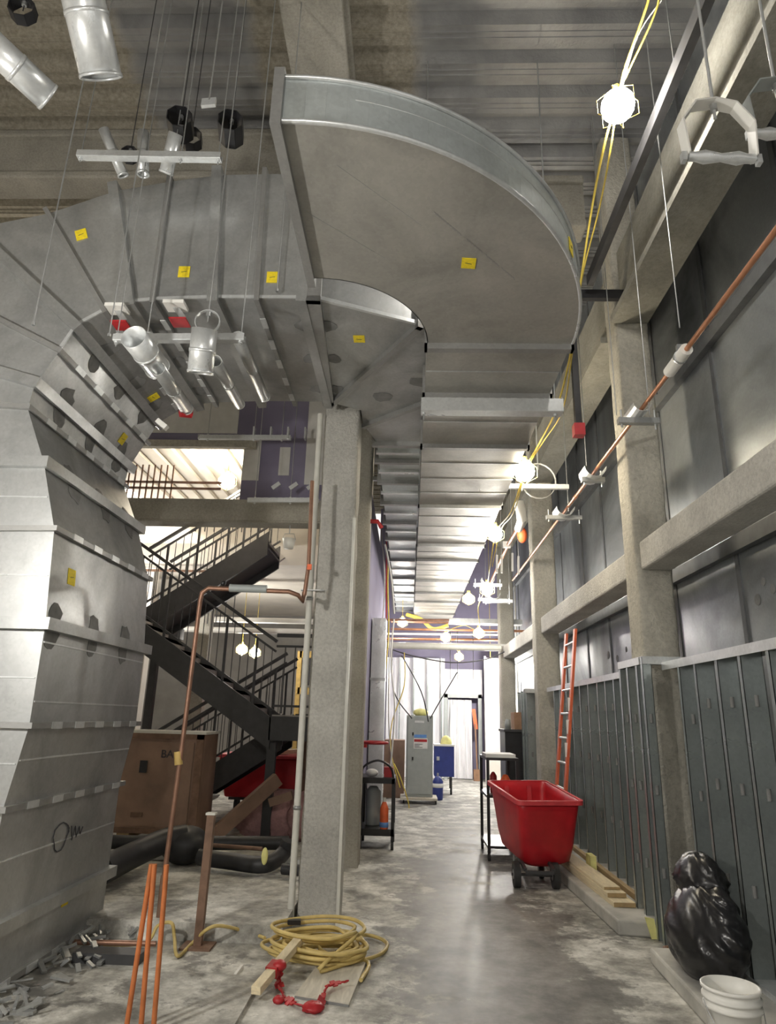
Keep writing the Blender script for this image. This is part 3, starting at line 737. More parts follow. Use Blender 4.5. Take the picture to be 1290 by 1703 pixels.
# loose hanger rods
rods = [(55, 541, 3.6, 'bare rod hanging at far left over the arch'), (181, 560, 3.7, 'bare rod ending left of the low trapeze'), (347, 172, 3.3, 'rod with square plate at its end near the top left'),
        (460, 485, 4.15, 'rod ending beside the right yellow sticker')]
for x, y, Y, lab in rods:
    p = PY(x, y, Y); t = thing('hanger_rod', p, lab, 'rod', 'hanger rods from the deck')
    obj('rod', MB().tube([p, (p.x, p.y, 7.95)], .005, 6), 'galv', t)
    if x == 347: obj('square_plate', MB().bar(p + V((-.045, 0, 0)), p + V((.045, 0, .01)), .02, .09, (0, .3, 1)), 'galv_bright', t)
    else: obj('end_nut', MB().tube([p, p + V((0, 0, .02))], .013, 6), 'galv', t)
rr = [(1005, 480, 600, 6.6, 'rod just left of the boxed column'), (1130, 545, 300, 4.2, 'rod to the white sleeve on the copper pipe'), (1025, 690, 380, 6.2, 'rod at left end of the shield hanger'), (1080, 690, 380, 5.7, 'rod at right end of the shield hanger'),
      (1120, 100, 0, 3.6, 'short rod at upper right beside the purlin'), (975, 775, 500, 9.0, 'rod holding the copper pipe clevis'), (945, 850, 600, 11.0, 'rod over the far shield hanger')]
for x, y, y1, Y, lab in rr:
    p = PX(x, y, 1.9) if x > 940 and x != 1120 else PY(x, y, Y)
    one('hanger_rod', MB().tube([p, (p.x, p.y, 7.95)], .005, 6), 'galv', lab, 'rod', 'hanger rods from the deck')

# =================================================================== COPPER PIPE ON THE RIGHT
t = thing('copper_pipe', (1.9, 9, 4.12), 'long straight copper pipe running along the right wall', 'pipe')
obj('pipe_run', MB().tube([(1.9, -.5, 4.12), (1.9, 6.0, 4.12), (1.9, 12.5, 4.12)], .018, 10), 'copper', t)
obj('coupling', MB().tube([(1.9, 7.5, 4.12), (1.9, 7.6, 4.12)], .023, 10), 'copper', t)
a = PX(1140, 568, 1.9).y; b = PX(1112, 612, 1.9).y
t = thing('insulated_sleeve', (1.9, (a + b) / 2, 4.07), 'white foam sleeve on the copper pipe nearest the camera', 'sleeve')
obj('foam', MB().tube([(1.9, a, 4.12), (1.9, b, 4.12)], .045, 16), 'white', t); obj('clamp', MB().pipe((1.9, a + .1, 4.12), (1.9, a + .13, 4.12), .05, .044, 16).box((1.88, a + .1, 4.165), (1.92, a + .13, 4.22)), 'galv', t)
def saddle(Y, label, X=1.9, Z=4.12, s=1.0, w=.17):
    t = thing('saddle_hanger', (X, Y, Z - .04), label, 'hanger')
    obj('strut', MB().box((X - w, Y - .03, Z - .09), (X + w, Y + .03, Z - .04)), 'galv', t)
    mb = MB(); n = 8                                       # half-round shield, curled sheet
    R = .075 * s
    for k in range(n):
        a0 = math.pi + math.pi * k / n; a1 = math.pi + math.pi * (k + 1) / n
        p0 = V((X + R * math.cos(a0), 0, Z + .04 + R * math.sin(a0))); p1 = V((X + R * math.cos(a1), 0, Z + .04 + R * math.sin(a1)))
        mb.prism([V((p0.x, Y - .14, p0.z)), V((p1.x, Y - .14, p1.z)), V((p1.x, Y + .14, p1.z)), V((p0.x, Y + .14, p0.z))], (0, 0, .004))
    obj('shield', mb, 'galv_bright', t)
    obj('bolt', MB().tube([(X + w - .03, Y, Z - .14), (X + w - .03, Y, Z + .04)], .008, 6).tube([(X - w + .03, Y, Z - .12), (X - w + .03, Y, Z + .04)], .008, 6), 'galv_bright', t)
saddle(PX(1060, 690, 1.9).y, 'curled metal saddle on strut holding the copper pipe at the boxed column')
saddle(PX(985, 790, 1.9).y, 'curled metal saddle second along the copper pipe', w=.12, s=1.5)
saddle(PX(937, 855, 1.9).y, 'curled metal saddle third along the copper pipe', w=.22, s=1.5)
saddle(13.0, 'curled metal saddle farthest along, near the tangled fittings', 1.6, 3.9, 1.5, .3)
saddle(11.8, 'curled metal saddle above the far work lamps', 1.35, 3.95, 1.5, .25)
# tangled pipe & fittings mid right
t = thing('pipe_run', (1.5, 10, 4.2), 'white elbowed pipe with orange section beyond the second work lamp', 'pipe')
obj('white_fitting', MB().tube([PY(862, 835, 9), PY(866, 850, 9), PY(868, 865, 9.1)], .07, 10), 'white', t)
obj('white_pipe', MB().tube([PY(868, 862, 9.1), PY(862, 880, 9.3)], .06, 10), 'white', t)
obj('copper_section', MB().tube([PY(863, 875, 9.3), PY(845, 905, 10.5), PY(815, 970, 14)], .03, 8), 'copper', t)
obj('clip', MB().box(PY(836, 900, 10.5), PY(848, 912, 10.6)), 'white', t)
one('red_valve', MB().sphere(PY(868, 890, 9.6), .075, 12, 8, (1, 1, 1.6)), 'orange', 'round red fitting by the white elbowed pipe', 'fitting')
for i, (x, y) in enumerate(((826, 938), (834, 938), (852, 935), (862, 940))):
    one('hanger_strap', MB().bar(PY(x, y - 15, 11), PY(x, y + 15, 11), .03, .03).tube([PY(x, y, 11), (PY(x, y, 11).x, 11.0, 7.0)], .004, 5), 'white', 'short white strap in the tangle above the far lamps, %s from left' % ORD[i], 'strap', 'short white straps')
p = PY(962, 716, 5.95); t = thing('support_arm', p, 'black vertical bar with a red end left of the boxed column', 'bar')
obj('bar', MB().box(p + V((-.03, -.03, .06)), (p.x + .03, p.y + .03, 5.8)), 'black', t); obj('arm', MB().box((p.x, p.y - .03, 5.7), (2.1, p.y + .03, 5.8)), 'black', t)
obj('red_cap', MB().box(p + V((-.05, -.05, -.06)), p + V((.05, .05, .06))), 'redpaint', t)

# =================================================================== WORK LAMPS ON THE YELLOW CORD
lamps = [(1027, 176, 3.75, .115, 'large glowing work lamp nearest the camera at upper right'), (872, 784, 7.0, .11, 'warm work lamp at the big round clevis'), (823, 888, 9.2, .10, 'work lamp third along the cord past the round clevis'),
         (810, 980, 11.6, .10, 'work lamp right one of the pair beyond the red fitting'), (779, 996, 12.6, .09, 'work lamp left one of the pair beyond the red fitting'), (796, 1053, 14.0, .09, 'work lamp above the pale pipe, right'),
         (741, 1060, 15.6, .09, 'work lamp above the pale pipe, left'), (763, 1092, 17.5, .09, 'work lamp low before the purple wall'),
         (340, 752, 11.5, .13, 'work lamp high in the upper landing, left one'), (378, 800, 10.2, .12, 'work lamp in the upper landing beside its rail'), (402, 1080, 15.0, .1, 'work lamp beyond the stair rail, left'), (424, 1085, 15.0, .1, 'work lamp beyond the stair rail, right'),
         ]
def lamp(p, r, lab, warm=False, mat=None, hang=None):
    t = thing('work_lamp', p, lab, 'lamp', 'temporary work lamps')
    obj('glowing_bulb', MB().sphere(p, r, 16, 10), mat or ('bulbwarm' if warm else 'bulb'), t)
    obj('socket', MB().tube([p + V((0, 0, r * .9)), p + V((0, 0, r * .9 + .07))], .028, 10), 'cord', t)
    mb = MB()
    for k in range(3):
        a = k * math.pi / 3; c, s = math.cos(a), math.sin(a)
        mb.tube([p + V((c * R_ * 1.25 * r, s * R_ * 1.25 * r, z * r)) for R_, z in ((-.3, 1.2), (-1, .4), (-1, -.6), (0, -1.35), (1, -.6), (1, .4), (.3, 1.2))], .0022, 4)
    obj('wire_guard', mb, 'cord', t)
    if hang: obj('hanging_wire', MB().tube([p + V((0, 0, r * .9 + .06)), (p.x, p.y, hang)], .006, 5), 'cord', t)
    return t
LP = []
for i, (x, y, Y, r, lab) in enumerate(lamps):
    p = PY(x, y, Y); LP.append(p); lamp(p, r, lab, i in (1, 8, 9), 'bulbsoft' if i == 0 else None, {8: 7.99, 9: 7.99, 10: 4.36, 11: 4.36}.get(i))
# more lamps, most of them out of view and added to brighten the scene
lamp(V((-.6, -1.8, 3.4)), .09, 'unseen work lamp added behind the photographer', hang=7.99, mat='bulbstrong')
lamp(V((-2.9, 1.6, 2.6)), .11, 'work lamp left of the photographer beside the riser', hang=7.99, mat='bulbstrong')
lamp(V((-5.2, 11.6, 3.2)), .09, 'unseen work lamp behind the riser near the stair', hang=7.99, mat='bulbstrong')
lamp(V((2.05, 17.6, 2.85)), .12, 'bright work lamp half hidden by the last column', hang=7.99, mat='bulbstrong'); lamp(V((-.2, 17.0, 3.9)), .1, 'unseen work lamp added behind the end of the corridor duct', hang=7.99)  # second lamp is unseen, added to brighten the far end
lamp(V((-6.5, 12.8, 6.2)), .13, 'unseen work lamp in the upper hall behind the riser', hang=7.99, mat='bulbstrong')
path = [PY(1085, -60, 3.0), PY(1078, 0, 3.2), PY(1040, 110, 3.6), PY(1028, 160, 3.75), PY(1005, 240, 4.0), PY(985, 340, 4.5), PY(965, 470, 5.0), PY(948, 590, 5.6), PY(925, 680, 6.2), PY(895, 740, 6.7), PY(874, 780, 7.0),
        PY(850, 850, 8.2), PY(825, 885, 9.2), PY(815, 940, 10.4), PY(809, 975, 11.6), PY(795, 1010, 12.8), PY(796, 1048, 14), PY(770, 1040, 15), PY(742, 1055, 15.6), PY(763, 1085, 17.5)]
def smooth(pts, n=6):
    out = []; P_ = [V(p) for p in pts]
    for i in range(len(P_) - 1):
        p0 = P_[max(i - 1, 0)]; p1 = P_[i]; p2 = P_[i + 1]; p3 = P_[min(i + 2, len(P_) - 1)]
        for k in range(n):
            t = k / n
            out.append(.5 * ((2 * p1) + (p2 - p0) * t + (2 * p0 - 5 * p1 + 4 * p2 - p3) * t * t + (3 * p1 - p0 - 3 * p2 + p3) * t ** 3))
    return out + [P_[-1]]
one('lamp_cord', MB().tube(smooth(path), .009, 6), 'cord_bright', 'bright yellow cord linking the work lamps down the corridor', 'cord')
path2 = [p + V((.035 + .03 * math.sin(i * 1.7), .02, .03 * math.cos(i * 2.1))) for i, p in enumerate(path[:14])]
one('lamp_cord', MB().tube(smooth(path2), .007, 6), 'cord', 'thinner duller yellow cord twisted beside the bright one', 'cord')
one('lamp_cord', MB().tube(smooth([PY(1100, 0, 3.2), PY(1060, 60, 3.45), PY(1033, 150, 3.73)]), .005, 6), 'offwhite', 'thin pale wire meeting the nearest lamp from above', 'cord')

# =================================================================== STUD WALL AT THE RIGHT
SX = 2.12; SZ = 2.10
def stud(x, y, z0, z1, label, w=.04, d=.14, face='x', light=0):
    t = thing('metal_stud', (x + d / 2, y, z0), label, 'stud', 'steel studs of the right partition')
    mb = MB(); th = .004
    mb.box((x, y, z0), (x + d, y + th, z1)); mb.box((x, y, z0), (x + th, y + w, z1)); mb.box((x + d - th, y, z0), (x + d, y + w, z1))
    obj('channel', mb, 'stud', t)
    for z in (z0 + .5, z0 + 1.1, z0 + 1.65):
        obj('knockout', MB().tube([(x + d / 2, y - .001, z - .035), (x + d / 2, y - .001, z + .035)], .014, 8), 'seal', t)
    return t
near_y = [2.7, 3.05, 3.4, 3.75, 4.12, 4.48, 4.82, 5.19, 5.5]
for i, y in enumerate(near_y): stud(SX, y, .11 if y < 5.3 else 0, SZ, 'steel stud near the garbage bag, %s in the row counting from the boxed column' % ORD[len(near_y) - 1 - i])
far_y = [6.99, 7.28, 7.6, 7.92, 8.33, 8.74, 9.17, 9.5, 9.9, 10.3]
for i, y in enumerate(far_y): stud(SX, y, .12, SZ, 'steel stud between boxed column and ladder, %s past the boxed column' % ORD[i])
fy2 = [11.4, 11.8, 12.2, 12.7]
for i, y in enumerate(fy2): stud(1.9 + .02 * i, y, 0, SZ, 'steel stud beyond the ladder column, %s in that group' % ORD[i])
for i, (x, y) in enumerate(((1.96, 5.88), (1.96, 6.02), (1.96, 6.28), (1.96, 6.5), (2.27, 5.88), (2.2, 6.5))):
    stud(x, y, 0, SZ + .05, ['front left corner stud boxing the sprayed column', 'second stud set close behind the front left corner of the box', 'middle side stud of the box round the sprayed column', 'rear side stud of the box round the sprayed column', 'front right corner stud boxing the sprayed column', 'hidden rear corner stud of the column box'][i], .05, .075)
def track(a, b, label, z, w=.15):
    t = thing('top_track', ((a[0] + b[0]) / 2, (a[1] + b[1]) / 2, z), label, 'track', 'steel tracks of the right partition')
    mb = MB(); mb.bar((*a, z + .002), (*b, z + .002), w, .004)
    d = (V((*b, 0)) - V((*a, 0))).normalized(); s = V((-d.y, d.x, 0)) * (w / 2)
    for sg in (-1, 1): mb.bar(V((*a, z - .03)) + s * sg, V((*b, z - .03)) + s * sg, .004, .06)
    obj('channel', mb, 'galv_bright', t)
track((SX + .07, 1.8), (SX + .07, 5.86), 'bright slotted top track over the studs near the garbage bag', SZ)
track((SX + .07, 6.6), (SX + .07, 10.8), 'bright top track over the studs between the boxed column and ladder', SZ)
track((1.96, 5.91), (2.35, 5.91), 'short top track across the front of the column box', SZ + .05, .08)
track((2.0, 5.96), (2.0, 6.56), 'top track along the side of the column box', SZ + .05, .08)
track((1.86, 11.35), (2.3, 11.35), 'top track beyond the ladder column', SZ)
track((SX + .07, 1.8), (SX + .07, 5.3), 'bottom track on the slab behind the garbage bag', .13)

# curbs, boards on the floor at right
one('concrete_curb', MB().prism([(1.68, 6.12, 0), (2.5, 6.02, 0), (2.5, 11.2, 0), (1.50, 11.2, 0)], (0, 0, .11)), 'slab', 'raised concrete curb under the lumber beside the red bin', 'curb', bevel=.015)
one('concrete_curb', MB().prism([(1.72, 5.5, 0), (2.6, 5.5, 0), (2.6, 1.0, 0), (1.55, 1.0, 0)], (0, 0, .10)), 'slab', 'raised concrete curb under the garbage bag and bucket', 'curb', bevel=.015)
def lumber(label, x0, x1, y0, y1, z0, z1, sk=0.0, mat='wood'):
    t = thing('lumber_board', ((x0 + x1) / 2, (y0 + y1) / 2, z0), label, 'board')
    obj('board', MB().prism([(x0, y0, z0), (x1, y0 + .02, z0), (x1 + sk, y1, z0), (x0 + sk, y1, z0)], (0, 0, z1 - z0)), mat, t, bevel=.004)
    obj('end_grain', MB().box((x0 + .004, y0 - .002, z0 + .004), (x1 - .004, y0 + .018, z1 - .004)), 'endgrain', t)
lumber('bottom lumber board of the stack on the curb', 1.76, 1.95, 6.5, 9.3, .11, .15, -.12)
lumber('middle lumber board of the stack on the curb', 1.75, 1.92, 6.65, 9.3, .15, .19, -.12)
lumber('top pale lumber board of the stack on the curb', 1.75, 1.90, 6.75, 9.4, .19, .215, -.12)
lumber('narrow dark batten against the studs behind the stack', 2.02, 2.07, 6.3, 9.2, .11, .16, 0, 'endgrain')
one('yellow_tag', MB().box((1.93, 7.9, .11), (1.99, 8.1, .26)), 'plyyellow', 'small pale yellow block beside the board stack', 'block')
one('yellow_tag', MB().prism([(1.92, 6.06, .0), (1.97, 6.06, .0), (1.95, 6.06, .14), (1.88, 6.06, .15)], (0, .015, 0)), 'plyyellow', 'pale yellow sliver at the near end of the curb', 'offcut')
t = thing('tape_roll', (1.93, 5.68, 0), 'small brown tape roll on the floor by the corner stud', 'tape')
obj('roll', MB().pipe((1.93, 5.68, 0), (1.93, 5.68, .05), .055, .03, 20), 'brown', t); obj('core', MB().pipe((1.93, 5.68, 0.002), (1.93, 5.68, .052), .03, .026, 20), 'card', t)

# garbage bag: crumpled sack
def crumple(c, sx, sy, sz, amp, seed, nu=48, nv=36, fr=(1, 5)):
    rnd = random.Random(seed); ph = [(rnd.uniform(0, 6.3), rnd.uniform(*fr), rnd.uniform(*fr), rnd.uniform(-3, 3)) for _ in range(7)]
    c = V(c)
    def fn(u, v):
        a = 2 * math.pi * u; b = math.pi * v
        r = 1 + amp * sum(abs(math.sin(p[0] + round(p[1]) * a + p[2] * b + p[3] * math.cos(b))) - .5 for p in ph) / 3
        z = -math.cos(b); rad = math.sin(b) ** .6 * (1.0 - .28 * max(0, z) - .0 * z)
        return c + V((sx * rad * r * math.cos(a), sy * rad * r * math.sin(a), sz * z * (1 + .04 * math.sin(4 * a))))
    return fn
t = thing('garbage_bag', (1.98, 5.0, .1), 'black garbage bag slumped against the steel studs', 'bag')
mb = MB().quadgrid(crumple((1.92, 4.98, .36), .21, .38, .27, .13, 3, fr=(2, 8)), 64, 44)
for p in mb.v: p.x += .10 * (p.z - .3); p.z = max(p.z, .105)
obj('sack', mb, 'bag', t)
mb = MB().quadgrid(crumple((1.97, 5.1, .62), .14, .24, .16, .18, 9, fr=(2, 7)), 40, 24); obj('tied_neck', mb, 'bag', t)

# white bucket
bp = PZ(1214, 1638, .46); r = .122
t = thing('plastic_bucket', (bp.x, bp.y, .10), 'white plastic bucket on the curb at the lower right', 'bucket')
prof = [(r * .86, .0), (r * .90, .15), (r * .94, .27), (r * 1.03, .272), (r * 1.03, .285), (r * .96, .288), (r * .96, .305), (r * 1.05, .307), (r * 1.05, .32), (r * .98, .322), (r * .98, .345), (r * 1.06, .347), (r * 1.06, .36), (r * .97, .362), (r * .94, .30), (r * .82, .01), (0.001, .01)]
obj('pail', MB().lathe([(0.001, 0)] + prof, (bp.x, bp.y, .10), 40), 'white', t)
hp = [V((bp.x - r * 1.05 * math.cos(a) * 1.0, bp.y - r * 1.1 * math.sin(a), .10 + .30 - .16 * math.sin(a))) for a in [math.pi * i / 14 for i in range(15)]]
obj('wire_handle', MB().tube(hp, .0025, 6), 'galv', t)

# ladder
t = thing('extension_ladder', (1.85, 8.6, 0), 'orange fibreglass ladder leaning on the wall beyond the red bin', 'ladder')
LB = V((1.76, 8.55, .115)); LT = V((2.06, 8.55, 2.72)); ld = LT - LB
for dy in (0, .50):
    rb = obj('rail', MB().bar(LB + V((0, dy, 0)), LT + V((0, dy, 0)), .03, .085), 'ladder', t)
for i in range(9):
    p = LB + ld * (.06 + .11 * i); obj('rung', MB().tube([p + V((0, .01, 0)), p + V((0, .49, 0))], .017, 8), 'galv', t)
for z in (.42, .52, .62):
    p = LB + ld * z; obj('label_plate', MB().box((p.x - .03, p.y - .018, p.z), (p.x + .03, p.y - .015, p.z + .16)), 'paper', t, 'white label on ladder rail')
for dy in (0, .50): obj('rubber_foot', MB().box(LB + V((-.05, dy - .025, -.005)), LB + V((.06, dy + .025, .03))), 'rubber', t)

# =================================================================== RED BIN
t = thing('tilt_bin', (1.35, 7.5, 0), 'red plastic wheeled bin standing in the corridor', 'bin')
rim = [PZ(813, 1299, .92), PZ(864, 1333, .82), PZ(966, 1333, .82), PZ(905, 1299, .92)]
c_ = sum(rim, V()) / 4
flo = [V((p.x + (c_.x - p.x) * .20, p.y + (c_.y - p.y) * .24, zz)) for p, zz in zip(rim, (.24, .16, .16, .24))]
WY = PZ(890, 1481, 0).y
def rr_loop(q, rad, n=5):                                    # rounded quad
    out = []
    for i in range(4):
        p = q[i]; a = (q[i - 1] - p).normalized() * rad; b = (q[(i + 1) % 4] - p).normalized() * rad
        for k in range(n + 1):
            s = k / n; out.append((p + a) * (1 - s) ** 2 + p * 2 * s * (1 - s) + (p + b) * s * s)
    return out
levels = [(0.0, .16, 0.0), (.10, .15, -.0), (.3, .11, 0), (.6, .10, 0), (.85, .08, 0), (1.0, .07, 0)]
def tub_ring(f, rad, off):
    q = [flo[i].lerp(rim[i], f) for i in range(4)]; c = sum(q, V()) / 4
    if f == 0: q = [c + (p - c) * .72 for p in q]
    elif f < .2: q = [c + (p - c) * .97 for p in q]
    q = [p + (c - p).normalized() * off for p in q]
    return rr_loop(q, rad)
Ro = [tub_ring(f, rd, 0) for f, rd, _ in levels]; Ri = [tub_ring(f, rd, .015) for f, rd, _ in levels][::-1]
for k, rg in enumerate(Ri):
    if k == len(Ri) - 1:
        for p in rg: p.z += .02
n = len(Ro[0]); vs = [p for rg in Ro + Ri for p in rg]; L = len(Ro + Ri); mb = MB()
mb.add(vs, [(i * n + k, i * n + (k + 1) % n, (i + 1) * n + (k + 1) % n, (i + 1) * n + k) for i in range(L - 1) for k in range(n)], True)
mb.add(Ro[0], [tuple(range(n))]); mb.add(Ri[-1], [tuple(range(n))])
obj('tub', mb, 'red', t)
loop = rr_loop([p + V((sx * .02, sy * .02, 0)) for p, (sx, sy) in zip(rim, ((-1, 1), (-1, -1), (1, -1), (1, 1)))], .07)
mb = MB(); N = len(loop)
sec = [(-.0, -.035), (.028, -.035), (.028, .008), (-.018, .008)]
vs = []; cc = sum(loop, V()) / N
for p in loop:
    d = (p - cc); d.z = 0; d.normalize()
    for a, b in sec: vs.append(p + d * (a - .012) + V((0, 0, b)))
mb.add(vs, [(i * 4 + k, i * 4 + (k + 1) % 4, ((i + 1) % N) * 4 + (k + 1) % 4, ((i + 1) % N) * 4 + k) for i in range(N) for k in range(4)])
obj('rim', mb, 'redlight', t)
for f in (.3, .7):                                           # pressed ribs inside the far panel
    p = rim[0].lerp(rim[3], f); obj('rib', MB().bar(p + V((0, -.03, -.05)), p + V((0, -.12, -.45)), .05, .02, (0, 1, 0)), 'red', t)
for i, (x, y, rr_) in enumerate(((1.11, WY + .1, .12), (1.50, WY + .1, .12))):
    w = obj('wheel', MB().tube([(x - .03, y, rr_ + .0), (x + .03, y, rr_)], rr_, 24), 'rubber', t)
    obj('hub', MB().tube([(x - .034, y, rr_), (x + .034, y, rr_)], .045, 14), 'galv', w)
for i, (x, y) in enumerate(((1.18, WY + .55), (1.44, WY + .55))):
    w = obj('caster', MB().tube([(x - .02, y, .065), (x + .02, y, .065)], .065, 18), 'rubber', t); obj('fork', MB().box((x - .035, y - .02, .07), (x - .026, y + .02, .26)).box((x + .026, y - .02, .07), (x + .035, y + .02, .26)).box((x - .035, y - .03, .22), (x + .035, y + .03, .28)), 'galv', w)
obj('undercarriage', MB().bar((1.06, WY + .1, .12), (1.55, WY + .1, .12), .025, .025).bar((1.17, WY - .1, .2), (1.17, WY + .6, .27), .03, .03).bar((1.45, WY - .1, .2), (1.45, WY + .6, .27), .03, .03).bar((1.17, WY - .1, .18), (1.45, WY - .1, .18), .02, .03), 'dark', t)

# =================================================================== THINGS IN THE CORRIDOR
def frame_rack(t, x0, x1, y0, y1, z0, z1, s, mat='black'):
    for x in (x0, x1):
        for y in (y0, y1): obj('leg', MB().box((x - s / 2, y - s / 2, z0), (x + s / 2, y + s / 2, z1)), mat, t)
# black rack right behind the bin
t = thing('utility_cart', (1.2, 9.1, 0), 'black shelf cart behind the red bin', 'cart')
frame_rack(t, .98, 1.34, 8.9, 9.7, .09, 1.15, .035)
for z in (.14, .7, 1.13): obj('shelf', MB().box((.96, 8.88, z), (1.36, 9.72, z + .03)), 'black', t)
for x in (.98, 1.34):
    for y in (8.9, 9.7): obj('caster', MB().tube([(x - .015, y, .045), (x + .015, y, .045)], .045, 14), 'rubber', t)
one('paper_stack', MB().box((.97, 9.0, 1.16), (1.34, 9.5, 1.20)), 'paper', 'white folded sheet on top of the black shelf cart', 'sheet')
one('orange_canister', MB().lathe([(.001, 0), (.06, 0), (.065, .03), (.065, .16), (.03, .22), (.001, .23)], (1.22, 9.1, .73), 16), 'orange', 'small orange canister on the middle shelf of the black cart', 'canister')
one('red_canister', MB().lathe([(.001, 0), (.04, 0), (.045, .03), (.045, .2), (.02, .24), (.001, .25)], (1.08, 9.2, .73), 16), 'redpaint', 'slim red canister left of the orange one on the cart', 'canister')
# left cart with bottles
t = thing('utility_cart', (-.42, 9.4, 0), 'black tool cart loaded with bottles right of the columns', 'cart')
x0, x1, y0, y1 = -.60, -.19, 9.4, 10.0
frame_rack(t, x0, x1, y0, y1, .10, .84, .04)
obj('shelf', MB().box((x0 - .02, y0 - .02, .16), (x1 + .02, y1 + .02, .24)), 'black', t); obj('top_tray', MB().box((x0 - .02, y0 - .02, .78), (x1 + .02, y1 + .02, .85)), 'black', t)
for x in (x0, x1):
    for y in (y0, y1): obj('caster', MB().tube([(x - .018, y, .05), (x + .018, y, .05)], .05, 14), 'rubber', t)
obj('handle', MB().tube(smooth([(x0 - .0, y0, .84), (x0 + .02, y0, .98), ((x0 + x1) / 2, y0, 1.06), (x1 - .04, y0, .98), (x1, y0, .84)]), .014, 8), 'black', t)
bt = thing('spray_bottle', (-.30, 9.42, .24), 'orange and white bottle on the lower shelf of the tool cart', 'bottle')
obj('body', MB().lathe([(.001, 0), (.05, 0), (.055, .03), (.055, .24), (.025, .32), (.001, .32)], (-.30, 9.42, .24), 16), 'orange', bt); obj('cap', MB().tube([(-.30, 9.42, .56), (-.30, 9.42, .61)], .02, 10), 'white', bt)
obj('blue_band', MB().pipe((-.30, 9.42, .26), (-.30, 9.42, .32), .058, .05, 16), 'bluelabel', bt)
one('grey_canister', MB().lathe([(.001, 0), (.09, 0), (.1, .02), (.1, .42), (.05, .48), (.001, .48)], (-.46, 9.7, .24), 20), 'greycab', 'large grey canister on the tool cart lower shelf', 'canister')
for i, (x, y, c, m) in enumerate(((-.48, 9.55, 'cluttered white rag bundle on the tool cart top', 'paper'), (-.26, 9.6, 'small red box on the tool cart top', 'redpaint'))):
    one(['rag_bundle', 'parts_box'][i], MB().sphere((x, y, .90), .07, 12, 8, (1.2, 1, .7)) if i == 0 else MB().box((x - .06, y - .06, .85), (x + .06, y + .06, .97)), m, c, ['rag', 'box'][i])
# grey cabinet on a dolly
t = thing('electrical_cabinet', (.22, 14.3, 0), 'tall grey electrical cabinet with warning label at the corridor end', 'cabinet')
cx0, cx1, cz0, cz1, cy = -.02, .46, .12, 1.64, 14.4
obj('body', MB().box((cx0 - .03, cy, cz0), (cx1 + .03, cy + .4, cz1 + .02)), 'greycab', t)
d = obj('door', MB().box((cx0, cy - .02, cz0 + .05), (cx1, cy, cz1)), 'greycab', t, bevel=.005)
obj('latch', MB().box((cx0 + .09, cy - .04, 1.27), (cx0 + .12, cy - .02, 1.33)).box((cx0 + .09, cy - .04, .80), (cx0 + .12, cy - .02, .86)), 'black', d)
obj('warning_label', MB().box((cx0 + .12, cy - .024, 1.02), (cx0 + .40, cy - .02, 1.22)), 'paper', d, 'white label with red and blue headings')
obj('label_heading', MB().box((cx0 + .13, cy - .027, 1.23), (cx0 + .38, cy - .02, 1.29)), 'bluelabel', d); obj('label_band', MB().box((cx0 + .13, cy - .028, 1.15), (cx0 + .39, cy - .02, 1.20)), 'redpaint', d)
mb = MB()
for i in range(3): mb.box((cx0 + .14, cy - .028, 1.04 + i * .03), (cx0 + .14 + (.16 if i != 1 else .10), cy - .02, 1.05 + i * .03))
obj('label_text', mb, 'ink', d); obj('maker_plate', MB().box((cx0 + .14, cy - .024, 1.52), (cx0 + .33, cy - .02, 1.56)), 'galv_bright', d)
t = thing('dolly', (.22, 14.6, 0), 'low wooden dolly under the grey cabinet', 'dolly')
obj('deck', MB().box((-.15, 14.2, .075), (.58, 14.9, .115)), 'board', t)
for x in (-.08, .55):
    for y in (14.3, 14.8): obj('caster', MB().tube([(x - .015, y, .04), (x + .015, y, .04)], .038, 12), 'rubber', t)
one('yellow_bag', MB().sphere((.24, 14.6, 1.72), .16, 14, 8, (1, .8, .5)), 'plyyellow', 'pale yellow sack lying on top of the grey cabinet', 'sack')
# brown box behind cabinet left
one('brown_cabinet', MB().box((-.52, 15.2, 0), (-.08, 15.8, 1.15)), 'brown', 'brown metal box half behind the grey cabinet', 'box', bevel=.01)
t = thing('gang_box', (.9, 16.2, .0), 'blue steel cabinet on wheels right of the grey cabinet', 'cabinet')
obj('body', MB().box((.58, 16.0, .38), (1.02, 16.6, 1.02)), 'blue', t, bevel=.01); obj('lid', MB().box((.57, 15.98, 1.02), (1.03, 16.62, 1.06)), 'paper', t)
obj('handle', MB().box((.63, 15.96, .72), (.69, 16.0, .80)), 'galv_bright', t)
for x in (.64, .96): obj('leg', MB().box((x - .02, 16.1, .1), (x + .02, 16.14, .38)).box((x - .02, 16.5, .1), (x + .02, 16.54, .38)), 'dark', t); obj('wheel', MB().tube([(x - .02, 16.2, .07), (x + .02, 16.2, .07)], .07, 14), 'rubber', t)
one('yellow_helmet', MB().sphere((.85, 16.2, 1.07), .13, 14, 8, (1, 1, 1.4)), 'plyyellow', 'pale yellow lump on top of the blue cabinet', 'sack')
t = thing('gas_cylinder', (.62, 15.1, 0), 'small dark blue cylinder with bright label beside the grey cabinet', 'cylinder')
obj('tank', MB().lathe([(.001, 0), (.1, 0), (.11, .04), (.11, .36), (.06, .44), (.03, .46), (.001, .46)], (.62, 15.1, 0), 20), 'blue', t); obj('valve', MB().tube([(.62, 15.1, .46), (.62, 15.1, .52)], .02, 8), 'galv', t)
obj('label_band', MB().pipe((.62, 15.1, .24), (.62, 15.1, .32), .113, .105, 20), 'paper', t)
